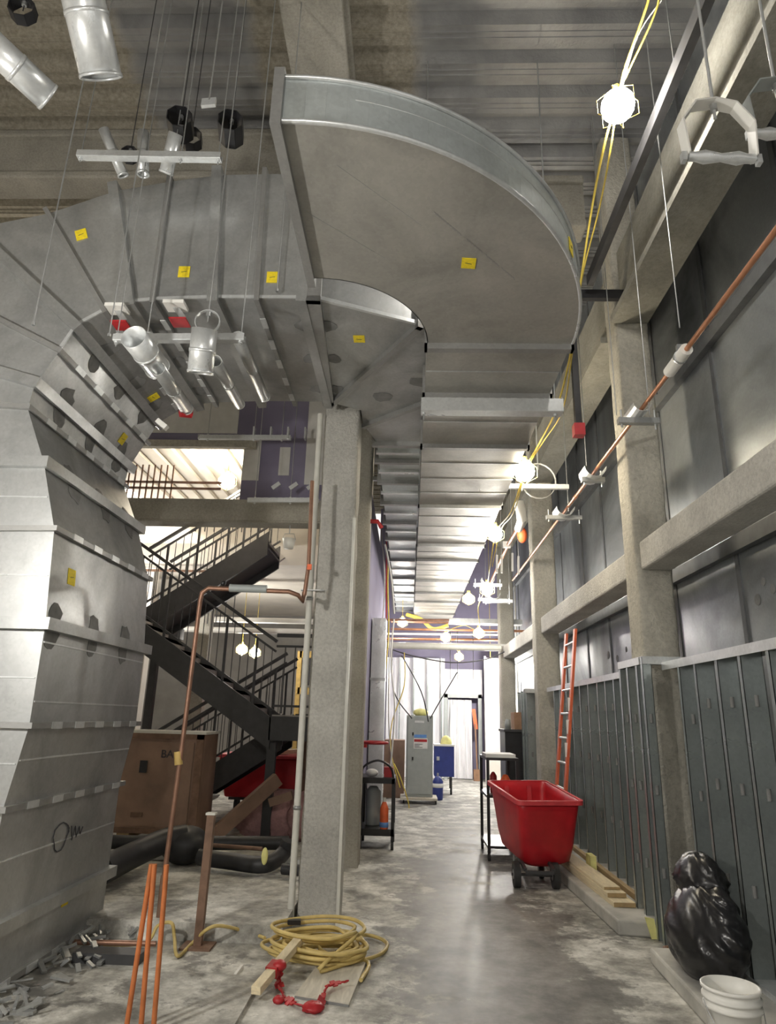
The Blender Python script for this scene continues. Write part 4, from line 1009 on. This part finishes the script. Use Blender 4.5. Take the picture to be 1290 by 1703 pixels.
# black crate with carton at right, beyond the bin
t = thing('black_crate', (1.72, 12.2, 0), 'tall black crate behind the steel studs near the ladder column', 'crate')
obj('body', MB().box((1.66, 12.3, .06), (2.06, 13.0, 1.42)), 'black', t, bevel=.01); obj('lid', MB().box((1.64, 12.28, 1.42), (2.08, 13.02, 1.46)), 'dark', t)
obj('foot', MB().box((1.66, 12.3, 0), (2.06, 12.4, .06)), 'rubber', t)
one('cardboard_box', MB().box((1.84, 12.4, 1.46), (2.08, 12.8, 1.75)), 'card', 'brown cardboard box on top of the black crate', 'box', bevel=.006)
one('jar', MB().lathe([(.001, 0), (.05, 0), (.05, .12), (.035, .15), (.035, .17), (.001, .17)], (1.74, 12.5, 1.46), 14), 'greycab', 'small jar left of the cardboard box', 'jar')
t = thing('floor_machine', (1.62, 10.4, 0), 'black rounded tool with yellow cord behind the red bin', 'tool')
obj('housing', MB().sphere((1.62, 10.4, .62), .17, 16, 10, (1.3, 1, .6)), 'black', t); obj('stand', MB().box((1.4, 10.2, .11), (1.85, 10.6, .55)), 'endgrain', t); obj('yellow_strap', MB().box((1.46, 10.17, .50), (1.49, 10.2, .75)), 'yellow', t)

# poly sheeting, door frame, far partition
def sheet(label, x0, x1, z0, z1, Y, amp, seed, mat='poly'):
    rnd = random.Random(seed); ph = [rnd.uniform(0, 6) for _ in range(4)]
    mb = MB()
    def fn(u, v):
        x = x0 + (x1 - x0) * u; z = z0 + (z1 - z0) * v
        return V((x, Y + amp * (math.sin(ph[0] + u * 22 + 2 * math.sin(v * 4)) + .6 * math.sin(ph[1] + u * 41) + .4 * math.sin(v * 9 + u * 5)), z))
    mb.quadgrid(fn, 60, 20)
    b = MB().quadgrid(lambda u, v: fn(u, v) + V((0, .01, 0)), 60, 20); mb.add(b.v, b.f, True)
    return one('poly_sheet', mb, mat, label, 'sheet', 'poly sheeting at the corridor end')
sheet('white poly sheeting hung left of the far doorway', -.66, 1.02, .02, 3.3, FAR - .45, .02, 1)
sheet('poly sheet curtain gathered inside the far doorway', 1.12, 1.80, .02, 2.15, FAR - .32, .035, 4)
sheet('bright poly sheeting above the far doorway', 1.02, 2.1, 2.25, 3.0, FAR - .45, .01, 6)
t = thing('door_frame', (1.55, FAR - .4, 0), 'grey steel door frame around the poly curtain', 'door frame')
for x in (1.05, 2.02): obj('jamb', MB().box((x - .05, FAR - .5, 0), (x + .05, FAR - .36, 2.3)), 'greycab', t)
obj('head', MB().box((1.0, FAR - .5, 2.2), (2.07, FAR - .36, 2.3)), 'greycab', t)
mb = MB()
for x in (-.3, .1, .5, .9): mb.box((x, FAR - .56, 0), (x + .04, FAR - .5, 3.3))
for i in range(5): pass
struct('trim_8', mb, 'stud', 'slim battens holding the poly sheeting')
one('red_ribbon', MB().bar((1.83, FAR - .55, 1.9), (1.90, FAR - .55, 1.35), .1, .03), 'orange', 'bright orange ribbon hanging in the far doorway', 'ribbon')
one('broom', MB().tube([(1.9, FAR - .7, .3), (1.86, FAR - .7, 1.5)], .02, 8).box((1.8, FAR - .72, 0), (1.98, FAR - .66, .3)), 'card', 'brown broom upright inside the far doorway', 'broom')
t = thing('wrapped_column', (2.25, 19.3, 0), 'tall pale wrapped post right of the far doorway', 'post')
obj('shaft', MB().box((2.08, 19.1, 0), (2.52, 19.5, 3.25)), 'pale', t); obj('corner_strip', MB().box((2.05, 19.07, 0), (2.10, 19.12, 3.3)).box((2.50, 19.07, 0), (2.55, 19.12, 3.3)), 'paper', t)
# cross-corridor ceiling clutter at the far end
for i, (z, Y, c, l) in enumerate(((3.5, 17.2, 'copper', 'orange copper line crossing near the far purple wall'), (3.75, 18.2, 'offwhite', 'pale conduit crossing near the far purple wall'), (3.9, 16.6, 'copper_old', 'brown pipe crossing above the far lamps'))):
    one('crossing_pipe', MB().tube([(-.66, Y, z), (WX - .1, Y, z + .05)], .03, 8), c, l, 'pipe')
one('sagging_cable', MB().tube(smooth([(-.5, 14.5, 3.02), (.1, 14.6, 2.86), (.9, 14.7, 2.76), (1.6, 14.7, 2.84), (2.0, 14.6, 3.0)]), .014, 6), 'black', 'black cable sagging across the corridor end', 'cable')
for i, (pts, m, l) in enumerate((([(652, 1080), (655, 1150), (685, 1195)], 'black', 'black cable dropping to the grey cabinet'), ([(672, 1085), (672, 1140), (652, 1200), (650, 1250), (665, 1310)], 'cord', 'yellow cord drooping left of the grey cabinet'),
                                 ([(760, 1118), (735, 1160), (715, 1195)], 'black', 'dark cable slanting to the cabinet from the right'), ([(648, 1060), (646, 1200), (655, 1290)], 'offwhite', 'pale cable hanging down the left wall'))):
    one('loose_cable', MB().tube(smooth([PY(x, y, 14.1) for x, y in pts]), .012, 6), m, l, 'cable')
for i, x in enumerate((748, 760, 786)):
    one('ceiling_wire', MB().tube([PY(x, 1050, 15.5), PY(x + 1, 1130, 15.5)], .008, 5), 'dark', 'thin drop wire before the doorway, %s from left' % ORD[i], 'wire', 'drop wires')
mb = MB().tube(smooth([PY(676, 1022, 18), PY(700, 1030, 17.8), PY(720, 1046, 17.5), PY(745, 1040, 17.4)]), .05, 8)
one('orange_cable_bundle', mb, 'cord_bright', 'yellow orange cable bundle at the far ceiling', 'cable')
t = thing('downspout', (-.55, 12.0, 0), 'tall pale grey duct pipe against the purple wall', 'pipe')
obj('shaft', MB().box((-.66, 11.7, 0), (-.42, 12.1, 3.25)), 'galv_bright', t); obj('strap', MB().box((-.67, 11.68, 2.2), (-.41, 12.12, 2.24)).box((-.67, 11.68, 1.2), (-.41, 12.12, 1.24)), 'galv', t)
t = thing('basketball_hoop', (-.55, 10.3, 1.25), 'red ring bracket sticking out right of the columns', 'ring')
rp = [V((-.50 + .19 * math.cos(a), 10.3 + .19 * math.sin(a), 1.25)) for a in [i * math.pi / 12 for i in range(24)]]
obj('ring', MB().tube(rp, .022, 8, True), 'redpaint', t); obj('bracket', MB().box((-.68, 10.25, 1.18), (-.6, 10.35, 1.25)), 'redpaint', t)
one('red_pipe_tee', MB().tube([(-.68, 8.95 - .5, 4.05), (-.45, 8.45, 4.05), (-.40, 8.5, 3.98)], .03, 8), 'redpaint', 'red pipe fitting high between the column and the duct', 'fitting')
for i, (x, c) in enumerate(((.0, 'offwhite'), (.035, 'redpaint'), (.06, 'cord'))):
    one('riser_wire', MB().tube(smooth([(-.6 + x * 3, 12.6, 5.1), (-.52 + x, 13.0, 4.2), (-.55 + x * 2, 13.4, 3.2), (-.5, 13.6, 2.2)]), .014, 5), c, ['pale', 'reddish', 'yellowish'][i] + ' wire running down left of the corridor duct', 'wire')

# =================================================================== STAIR
SY = 9.45; SW = 1.05
def flight(label, p, q, ylane, rail=True, nst=9, w=SW, balus=13, far_rail=True):
    """p low end, q high end in (x, z) of the nosing line"""
    y0 = ylane; y1 = ylane + w
    t = thing('stair_flight', ((p[0] + q[0]) / 2, y0, min(p[1], q[1])), label, 'stair')
    dx, dz = q[0] - p[0], q[1] - p[1]
    for y in (y0, y1 - .06):
        mb = MB().prism([(p[0], y, p[1] - .34), (q[0], y, q[1] - .34), (q[0], y, q[1] + .06), (p[0], y, p[1] + .06)], (0, .06, 0))
        obj('stringer', mb, 'stair', t)
    for i in range(nst):
        x = p[0] + dx * (i + .5) / nst; z = p[1] + dz * (i + .35) / nst; hw = abs(dx) / nst * .55
        tr = MB().box((x - hw, y0 + .06, z - .05), (x + hw, y1 - .06, z)).box((x + (hw - .01) * (-1 if dx > 0 else 1), y0 + .06, z - .02 - dz / nst), (x + (hw) * (-1 if dx > 0 else 1), y1 - .06, z))
        obj('tread', tr, ['stairlight'], t)
    obj('soffit_pan', MB().prism([(p[0], y0 + .06, p[1] - .22), (q[0], y0 + .06, q[1] - .22), (q[0], y0 + .06, q[1] - .19), (p[0], y0 + .06, p[1] - .19)], (0, w - .12, 0)), 'stair', t)
    for y in ((y0 + .03, y1 - .03) if far_rail else (y0 + .03,)):
        def pt(f, h): return (p[0] + dx * f, y, p[1] + dz * f + h)
        obj('handrail', MB().bar(pt(0, 1.08), pt(1, 1.08), .05, .045), 'stair', t); obj('mid_rail', MB().bar(pt(0, .94), pt(1, .94), .03, .03), 'stair', t)
        obj('bottom_rail', MB().bar(pt(0, .16), pt(1, .16), .03, .03), 'stair', t)
        for i in range(balus):
            f = (i + .5) / balus; thick = i % 4 == 2
            s = .032 if thick else .010
            obj('newel' if thick else 'baluster', MB().bar(pt(f, .0 if thick else .16), pt(f, .94), s, s), 'stair', t)
    return t
LX = -1.86
flight('dark steel stair flight rising to the left from the landing', (LX, 1.50), (-4.3, 3.08), SY, balus=22, far_rail=False)
flight('lower stair flight descending left below the landing', (-4.1, 0.05), (LX - .05, 1.44), SY + SW + .12, balus=20)
flight('upper stair flight rising right toward the sprayed beam', (-4.3, 3.08), (-2.35, 4.42), SY + SW + .12, balus=16)
t = thing('stair_landing', (-1.4, 10.5, 1.2), 'dark stair landing with rail behind the central column', 'landing')
obj('edge_beam', MB().box((LX - .02, SY, 1.27), (-.9, SY + .06, 1.58)), 'stair', t); obj('platform', MB().box((LX, SY + .06, 1.55), (-.9, SY + 2.2, 1.60)), 'stairlight', t)
obj('edge_beam', MB().box((LX - .02, SY + 2.14, 1.24), (-.9, SY + 2.2, 1.62)), 'stair', t)
obj('handrail', MB().box((LX, SY + .01, 2.64), (-.9, SY + .06, 2.69)), 'stair', t); obj('mid_rail', MB().box((LX, SY + .02, 2.50), (-.9, SY + .05, 2.53)), 'stair', t); obj('bottom_rail', MB().box((LX, SY + .02, 1.70), (-.9, SY + .05, 1.73)), 'stair', t)
for i in range(7):
    x = LX + .12 + i * .14; obj('baluster', MB().box((x, SY + .025, 1.62), (x + .014, SY + .04, 2.52)), 'stair', t)
for i, (x, y) in enumerate(((-1.84, 9.55), (-1.5, 10.4), (-1.3, 11.3))):
    one('landing_post', MB().box((x - .06, y - .05, 0.13 if y < 9 else 0), (x + .06, y + .05, 1.24)), 'stair' if i != 1 else 'rust', ['dark square post under the landing corner', 'rusty post under the middle of the landing', 'dark post under the rear of the landing'][i], 'post')
t = thing('stair_landing', (-5.0, 10.5, 2.9), 'high stair landing hidden behind the curved duct', 'landing')
obj('platform', MB().box((-5.5, SY, 2.9), (-4.28, SY + 3.3, 3.1)), 'stair', t)
for x, y in ((-5.4, SY + .1), (-5.4, SY + 2.1), (-4.4, SY + 2.3)): obj('leg', MB().box((x - .06, y - .06, 0), (x + .06, y + .06, 2.9)), 'stair', t)
# upper rails beyond the opening
t = thing('guard_rail', (-3.9, 9.9, 4.76), 'rusty guard rail at the upper level seen over the beam', 'railing')
for z in (4.95, 5.05): obj('rail', MB().box((-5.2, 9.9, z), (-3.0, 9.94, z + .03)), 'rust', t)
for i in range(14): obj('baluster', MB().box((-5.1 + i * .1, 9.9, 4.5), (-5.08 + i * .1, 9.92, 5.35)), 'rust', t)
t = thing('guard_rail', (-2.9, 10.2, 4.5), 'slanting stair rail by the upper work lamp', 'railing')
for dz in (0, -.18): obj('rail', MB().bar((-3.6, 10.4, 4.55 + dz), (-2.2, 10.4, 5.55 + dz), .035, .035), 'dark', t)
for i in range(9): x = -3.5 + i * .15; obj('baluster', MB().box((x, 10.39, 4.4), (x + .012, 10.41, 4.6 + i * .11)), 'dark', t)
t = thing('guard_rail', (-4.3, 12.0, 3.2), 'pale stair guard seen below the sprayed beam at left', 'railing')
obj('rail', MB().bar((-5.2, 12.6, 4.2), (-3.2, 12.6, 4.2), .04, .04), 'rust', t)
for i in range(12): x = -5.1 + i * .16; obj('baluster', MB().box((x, 12.59, 3.2), (x + .014, 12.61, 4.2)), 'stair', t)

# left-bay odds and ends
for i, (z, Y, l) in enumerate(((3.55, 14.6, 'long white pipe crossing the left bay, upper'), (3.28, 14.2, 'long white pipe crossing the left bay, lower'))):
    one('crossing_pipe', MB().tube([(-7.5, Y, z), (-.9, Y, z)], .06, 10), 'white', l, 'pipe')
one('sloped_brace', MB().bar(PY(430, 880, 12.0), PY(468, 932, 12.0), .08, .16), 'pale', 'pale diagonal brace under the upper floor beside the stair', 'brace')
t = thing('hanging_bucket', PY(480, 905, 8.42), 'white bucket shaped fitting hung on a rod left of the column', 'fitting')
p = PY(480, 905, 8.42); obj('cup', MB().lathe([(.001, -.06), (.06, -.06), (.085, .07), (.08, .07), (.055, -.05)], p, 20), 'white', t); obj('rod', MB().tube([p + V((0, 0, .14)), (p.x, p.y, 3.98)], .008, 6), 'galv', t)
obj('yoke', MB().tube([p + V((-.085, 0, .06)), p + V((-.06, 0, .14)), p + V((.06, 0, .14)), p + V((.085, 0, .06))], .006, 6), 'galv', t)
t = thing('tall_yellow_frame', (-2.6, 16, 0), 'yellow steel frame lift beyond the landing rail', 'lift')
obj('mast', MB().box((-2.55, 15.5, 0), (-2.45, 15.6, 3.0)), 'yellowwood', t); obj('cross_bar', MB().box((-2.5, 15.5, 2.05), (-1.4, 15.56, 2.2)).box((-2.5, 15.5, 2.85), (-1.4, 15.56, 3.0)), 'yellowwood', t)
obj('panel', MB().box((-2.35, 15.5, 2.25), (-1.5, 15.55, 2.85)), 'dark', t)
for i, x in enumerate((-5.2, -4.0)):
    one('pale_post', MB().box((x - .12, 13.0, 0), (x + .12, 13.25, 4.34)), 'pale' if i == 0 else 'spray_dark', ['pale post beside the riser seen under the stair', 'grey sprayed post seen under the stair'][i], 'post')

# brown crate
t = thing('metal_crate', (-3.45, 9.9, .0), 'large brown steel crate on the slab behind the riser', 'crate')
bx0, bx1, by0, by1 = -3.95, -2.58, 8.75, 9.38
bx0, bx1 = PY(198, 1300, by0).x, PY(333, 1300, by0).x
obj('body', MB().box((bx0, by0, .20), (bx1, by1, 1.34)), 'brown', t, bevel=.01)
obj('lid', MB().box((bx0 - .02, by0 - .02, 1.34), (bx1 + .02, by1 + .02, 1.37)), 'offwhite', t)
d = obj('door_panel', MB().box((bx0 + .18, by0 - .012, .28), (bx1 - .12, by0, 1.24)), 'brown', t)
obj('frame_bead', MB().box((bx1 - .09, by0 - .02, .2), (bx1, by0, 1.34)).box((bx0, by0 - .02, .2), (bx1, by0, .26)).box((bx0, by0 - .02, 1.28), (bx1, by0, 1.34)), 'rust', t)
obj('latch', MB().box((bx0 + .24, by0 - .03, .88), (bx0 + .33, by0 - .01, 1.02)), 'black', d); obj('hinge', MB().box((bx0 + .2, by0 - .025, .38), (bx0 + .34, by0 - .01, .43)), 'rust', d)
cu = bpy.data.curves.new('stencil', 'FONT'); cu.body = 'BA'; cu.size = .13; cu.extrude = .002
tx = bpy.data.objects.new('stencil', cu); COL.objects.link(tx); dg = bpy.context.evaluated_depsgraph_get()
me = bpy.data.meshes.new_from_object(tx.evaluated_get(dg)); bpy.data.objects.remove(tx); me.materials.append(M['ink'])
so = bpy.data.objects.new('stencil_letters', me); COL.objects.link(so); so.parent = d; so.rotation_euler = (math.pi / 2, 0, 0)
so.location = V(((bx0 + bx1) / 2 - .02, by0 - .016, 1.06)) - wloc(d)
obj('skid', MB().box((bx0 + .05, by0, .13), (bx0 + .2, by1, .20)).box((bx1 - .2, by0, .13), (bx1 - .05, by1, .20)), 'endgrain', t)

# red dumpster cart seen under the stair
t = thing('red_cart', (-2.0, 13, 0), 'red wheeled cart seen under the stair landing', 'bin')
q0, q1 = PY(360, 1300, 12.2).x, PY(500, 1300, 12.2).x
obj('tub', MB().prism([(q0 + .15, 12.2, .25), (q1, 12.2, .25), (q1 + .05, 12.2, .88), (q0, 12.2, .88)], (0, .9, 0)), 'red', t, bevel=.03)
obj('rim', MB().box((q0 - .03, 12.17, .88), (q1 + .08, 13.13, .93)), 'redlight', t)
obj('wheel', MB().tube([(q0 + .3, 12.4, .12), (q0 + .36, 12.4, .12)], .12, 16), 'rubber', t); obj('wheel', MB().tube([(q1 - .3, 12.4, .12), (q1 - .24, 12.4, .12)], .12, 16), 'rubber', t)
obj('frame', MB().box((q0 + .2, 12.3, .2), (q1 - .1, 12.9, .25)), 'dark', t)
one('yellow_lumber_pile', MB().bar((q0 + .9, 12.5, .97), (q1, 12.6, 1.0), .3, .07), 'wood', 'lumber laid on top of the red cart', 'board')
t = thing('work_light_head', PY(352, 1325, 9.9), 'round reflector light beside the brown crate', 'lamp')
p = PY(352, 1328, 9.9); obj('reflector', MB().lathe([(.02, 0), (.08, .03), (.11, .07), (.10, .07), (.07, .035), (.001, .01)], p - V((0, 0, .02)), 18), 'galv_bright', t); obj('stand', MB().tube([p, (p.x, p.y, .0)], .012, 6), 'galv', t)
one('insulation_pile', MB().quadgrid(crumple((-1.75, 9.9, .30), .55, .35, .32, .25, 12), 40, 20), 'pink', 'heap of pink insulation under the landing', 'insulation')
one('insulation_pile', MB().quadgrid(crumple((-1.32, 9.6, .34), .24, .24, .30, .25, 15), 36, 18), 'pink', 'smaller pinker insulation heap against the columns', 'insulation')
one('leaning_brace', MB().bar(PY(355, 1390, 8.9), PY(462, 1295, 9.3), .10, .16), 'brown', 'brown timber leaning diagonally under the landing', 'brace')
one('leaning_brace', MB().bar(PY(448, 1335, 9.2), PY(486, 1322, 9.2), .08, .10), 'brown', 'short brown timber lying flatter under the landing', 'brace')
# black insulated pipes on the slab
def bpipe(label, pts, r): return one('insulated_pipe', MB().tube(smooth(pts), r, 14), 'blackpipe', label, 'pipe')
bpipe('thick black pipe slanting from the riser over the slab', [PZ(165, 1450, .28), PZ(215, 1425, .28), PZ(270, 1400, .35), PZ(310, 1392, .38)], .12)
bpipe('thick black pipe with upward elbow at its right end', [PZ(330, 1425, .24), PZ(380, 1432, .22), PZ(440, 1438, .22), PZ(470, 1420, .26), PZ(480, 1398, .38)], .075)
bpipe('long thin black pipe behind the elbowed one', [PZ(178, 1400, .25), PZ(300, 1402, .25), PZ(480, 1402, .25)], .07)
one('black_dome', MB().sphere(PZ(308, 1405, .3), .23, 20, 12, (1.1, 1, .8)), 'blackpipe', 'rounded black pipe end in front of the brown crate', 'pipe')
bpipe('short black pipe near the column foot on the slab', [PZ(470, 1445, .2), PZ(500, 1448, .2)], .05)
one('yellow_clip', MB().sphere(PZ(440, 1424, .32), .045, 10, 8, (.7, .7, 1.7)), 'plyyellow', 'pale yellow foam lump on the black pipe', 'foam')
one('lying_conduit', MB().tube([PZ(345, 1405, .30), PZ(436, 1412, .30)], .02, 8), 'rust', 'thin brown rod lying on the black pipes', 'rod')
one('floor_channel', MB().box((-3.2, 7.65, .13), (-1.05, 7.75, .18)), 'galv', 'pale metal channel lying on the slab', 'channel')

# copper loop at the left of the column
cy = 5.7
pts = [PY(262, 1572, cy), PY(272, 1480, cy), PY(300, 1240, cy), PY(322, 1060, cy)]
a = PY(263, 1570, cy); top = PY(335, 978, cy)
t = thing('copper_riser', a, 'old copper pipe rising from the floor then crossing to the column', 'pipe')
X0 = (a.x + top.x) / 2
loopc = [V((X0 - .03, cy, 0)), V((X0, cy, 1.4)), V((top.x, cy, 2.52)), V((top.x + .01, cy, 2.59)), V((top.x + .06, cy, 2.63)), V((top.x + .4, cy, 2.62)), PY(480, 984, cy)]
obj('pipe_run', MB().tube(loopc[:1] + [V((X0 - .03, cy, .4))], .028, 10), 'rust', t)
obj('pipe_run', MB().tube([V((X0 - .03, cy, .4))] + loopc[1:] + [PY(496, 990, cy), PY(503, 1000, cy + .05), PY(506, 985, cy + .05)], .02, 10), 'copper_old', t)
obj('insulated_length', MB().tube([PY(382, 978, cy), PY(444, 980, cy)], .034, 14), 'greycab', t)
obj('brass_valve', MB().tube([PY(296, 1250, cy), PY(297, 1272, cy)], .032, 10), 'yellowwood', t); obj('ball_knob', MB().sphere(PY(371, 970, cy), .025, 10, 8), 'black', t)
t = thing('copper_riser', PY(506, 985, cy + .05), 'copper pipe climbing beside the column from the crossing pipe', 'pipe')
obj('pipe_run', MB().tube([PY(506, 990, cy + .05), PY(513, 940, cy + .05), PY(519, 800, cy + .05)], .018, 8), 'copper_old', t); obj('orange_tag', MB().box(PY(511, 938, cy), PY(518, 948, cy + .02)), 'orange', t)
one('pipe_bracket', MB().box(PY(500, 980, 6.0), PY(540, 984, 6.05)), 'galv', 'small strut bracket on the column at the copper pipe', 'bracket')
t = thing('white_conduit', (-.93, 6.05, .0), 'pale conduit running up the left side of the central column', 'pipe')
obj('conduit', MB().tube([(-.92, 6.06, .0), (-.92, 6.06, 4.45)], .028, 12), 'offwhite', t)
obj('strap', MB().pipe((-.92, 6.06, .85), (-.92, 6.06, .88), .034, .028, 12).pipe((-.92, 6.06, 2.6), (-.92, 6.06, 2.63), .034, .028, 12), 'galv', t)
# rusty short post
t = thing('rusty_post', (-1.48, 5.46, 0), 'short rusty steel post on the floor left of the column', 'post')
obj('shaft', MB().bar((-1.48, 5.46, .01), (-1.47, 5.46, .87), .055, .055), 'rust', t); obj('base_plate', MB().box((-1.59, 5.37, 0), (-1.37, 5.55, .015)), 'rust', t); obj('cap', MB().box((-1.505, 5.425, .87), (-1.435, 5.495, .885)), 'offwhite', t)
for i, (x, l) in enumerate(((212, 'leftmost'), (237, 'middle'), (258, 'rightmost'))):
    p = PY(x + 3, 1690, 4.05); tp = PY([252, 257, 277][i], [1437, 1437, 1438][i], 4.05)
    one('orange_rod', MB().tube([(p.x - .01, 4.05, 0), (tp.x, 4.05, tp.z)], .014, 10), 'rustorange', '%s of the three orange rods standing at lower left' % l, 'rod', 'orange rods')
# hose coil
def helix(c, rx, ry, turns, z0, seed, n=26):
    rnd = random.Random(seed); out = []
    ox = oy = 0
    for k in range(int(turns * n)):
        a = 2 * math.pi * k / n
        if k % n == 0: ox = rnd.uniform(-.06, .06); oy = rnd.uniform(-.06, .06); fx = rnd.uniform(.7, 1.1)
        out.append(V((c[0] + ox + rx * fx * math.cos(a), c[1] + oy + ry * fx * math.sin(a), z0 + .05 * k / n * .5 + .012 * math.sin(a * 2 + rnd.random() * .2))))
    return out
hc = PZ(520, 1580, .05)
t = thing('hose_coil', (hc.x, hc.y, 0), 'tangled yellow hose coil at the foot of the central column', 'hose')
pts = helix((hc.x - .02, hc.y + .02), .30, .26, 7, .02, 5)
lo = [PZ(600, 1630, .02), PZ(612, 1600, .02), PZ(560, 1592, .02), PZ(530, 1575, .06), PZ(560, 1560, .03), PZ(610, 1555, .02), PZ(643, 1568, .02), PZ(630, 1588, .02), PZ(575, 1603, .03), PZ(530, 1612, .05)]
ctrl = pts[::3] + lo[::-1]
obj('coil', MB().tube(smooth(ctrl, 4), .013, 8), 'hose', t)
obj('coil', MB().tube(smooth(helix((hc.x + .08, hc.y - .06), .26, .19, 4, .03, 11)[::3], 4), .013, 8), 'hose', t)
tail = [PZ(440, 1560, .06), PZ(415, 1551, .05), PZ(370, 1540, .14), PZ(345, 1545, .13), PZ(318, 1570, .02), PZ(295, 1590, .02), PZ(290, 1560, .06), PZ(285, 1535, .16), PZ(262, 1540, .12), PZ(240, 1568, .03), PZ(160, 1572, .02)]
obj('tail', MB().tube(smooth(tail), .012, 8), 'hose', t); obj('end_fitting', MB().bar(PZ(478, 1533, .16), PZ(500, 1533, .16), .05, .03), 'black', t)
obj('end_fitting', MB().bar(PZ(560, 1583, .06), PZ(578, 1590, .05), .05, .03), 'black', t)
# 2x4 with ribbon, board
wa = PZ(425, 1648, .06); wb = PZ(500, 1560, .16)
t = thing('wood_stick', ((wa + wb) / 2), 'short square timber offcut lying across the hose coil', 'board')
obj('timber', MB().bar(wa, wb, .06, .045), 'wood', t, bevel=.003)
t = thing('red_ribbon', wa.lerp(wb, .35), 'red danger ribbon knotted round the timber and trailing on the floor', 'ribbon')
c = wa.lerp(wb, .38); dd = (wb - wa).normalized()
obj('knot', MB().bar(c - dd * .05, c + dd * .05, .075, .06).sphere(c + V((.03, 0, .02)), .045, 10, 8, (1, 1, .7)), 'redpaint', t)
tr = [c + V((.04, 0, .0)), PZ(462, 1630, .03), PZ(475, 1660, .015), PZ(500, 1672, .015), PZ(530, 1672, .02), PZ(545, 1640, .05), PZ(578, 1632, .05)]
mb = MB(); sp = smooth(tr, 5)
for i in range(len(sp) - 1): mb.bar(sp[i], sp[i + 1], .035 + .02 * math.sin(i * 1.3), .008, (math.sin(i), .3, 1))
mb.quadgrid(crumple(PZ(521, 1674, .025), .055, .05, .025, .4, 21), 20, 12); mb.quadgrid(crumple(PZ(463, 1662, .02), .03, .03, .02, .4, 22), 14, 10)
obj('trailing_ribbon', mb, 'redpaint', t)
q = [PZ(490, 1660, .0), PZ(580, 1675, .0), PZ(608, 1605, .0), PZ(540, 1592, .0)]
t = thing('floor_board', q[0], 'pale square board lying under the hose coil', 'board')
obj('panel', MB().prism(q, (0, 0, .018)), 'board', t); obj('edge_strip', MB().bar(q[0] + V((0, 0, .006)), q[1] + V((0, 0, .006)), .01, .012), 'seal', t)
one('white_peg', MB().bar(PZ(391, 1622, .01), PZ(402, 1607, .01), .018, .018), 'white', 'tiny white peg on the floor left of the timber', 'peg')
# debris pile under the riser
mb = MB(); rnd = random.Random(5)
for i in range(70):
    x = rnd.uniform(-2.34, -1.98); y = rnd.uniform(4.0, 5.6); a = rnd.uniform(0, 3.1); l_ = rnd.uniform(.04, .14); z = rnd.uniform(.01, .08)
    mb.bar((x, y, z), (x + l_ * math.cos(a), y + l_ * math.sin(a), z + rnd.uniform(-.0, .04)), rnd.uniform(.01, .04), rnd.uniform(.006, .02))
o = one('debris_pile', mb, 'galv', 'heap of metal scraps and dust at the foot of the riser', 'debris', kind='stuff')
one('lying_copper_pipe', MB().tube([(-2.9, 5.3, .04), (-1.75, 5.36, .04)], .018, 8), 'copper_old', 'thin copper pipe lying on the floor behind the orange rods', 'pipe')
one('black_channel', MB().box((-2.2, 5.05, .0), (-1.75, 5.2, .06)), 'dark', 'black metal channel on the floor behind the orange rods', 'channel')
struct('trim_9', MB().box((-4.0, 1.0, 0), (-.90, 4.9, .022)), 'floor', 'thin screed layer on the floor at lower left')

# window-less far right: bright sheet cladding and pipes, hoses by the corridor's left wall
for i, (pts, m, r_, l) in enumerate((
    ([PY(668, 1090, 13.6), PY(700, 1150, 13.6), PY(712, 1200, 13.8)], 'black', .012, 'black cable arcing over the top of the grey cabinet'),
    ([PY(655, 1030, 12.9), PY(650, 1100, 12.9), PY(656, 1180, 13), PY(648, 1290, 13.2)], 'white', .016, 'white cable bunch hanging near the red ring'),
    ([PY(640, 905, 11.0), PY(650, 960, 11.5), PY(655, 1020, 12.5)], 'offwhite', .018, 'pale hose climbing beside the upper duct end'),
    ([PY(655, 1270, 13.4), PY(668, 1300, 13.4), PY(680, 1345, 13.6), PY(660, 1350, 13.2)], 'cord', .012, 'yellow cord trailing on the floor at the grey cabinet'))):
    one('loose_cable', MB().tube(smooth(pts), r_, 6), m, l, 'cable')
for i, (y, Y) in enumerate(((1046, 16.0), (1070, 15.4), (1034, 17.4))):
    one('crossing_pipe', MB().tube([PY(650, y, Y), PY(886, y + 4, Y)], .028, 8), ['copper', 'white', 'copper_old'][i], ['thin copper line low across the far ceiling', 'white pipe just above the pale pipe across the corridor', 'brown line highest across the far ceiling'][i], 'pipe')
one('cable_tray', MB().box((.9, 15.8, 3.75), (2.6, 16.1, 3.80)).box((.9, 15.78, 3.75), (2.6, 15.81, 3.86)), 'galv', 'galvanised tray across the far right ceiling', 'tray')
t = thing('wall_box', (2.3, 20.3, 1.2), 'white wall box with a conduit above it, behind the farthest column', 'box')
obj('body', MB().box((2.62, 17.0, 1.6), (2.71, 17.5, 2.1)), 'white', t)
obj('conduit', MB().tube([(2.66, 17.2, 2.1), (2.66, 17.2, 5.0)], .02, 6), 'offwhite', t)
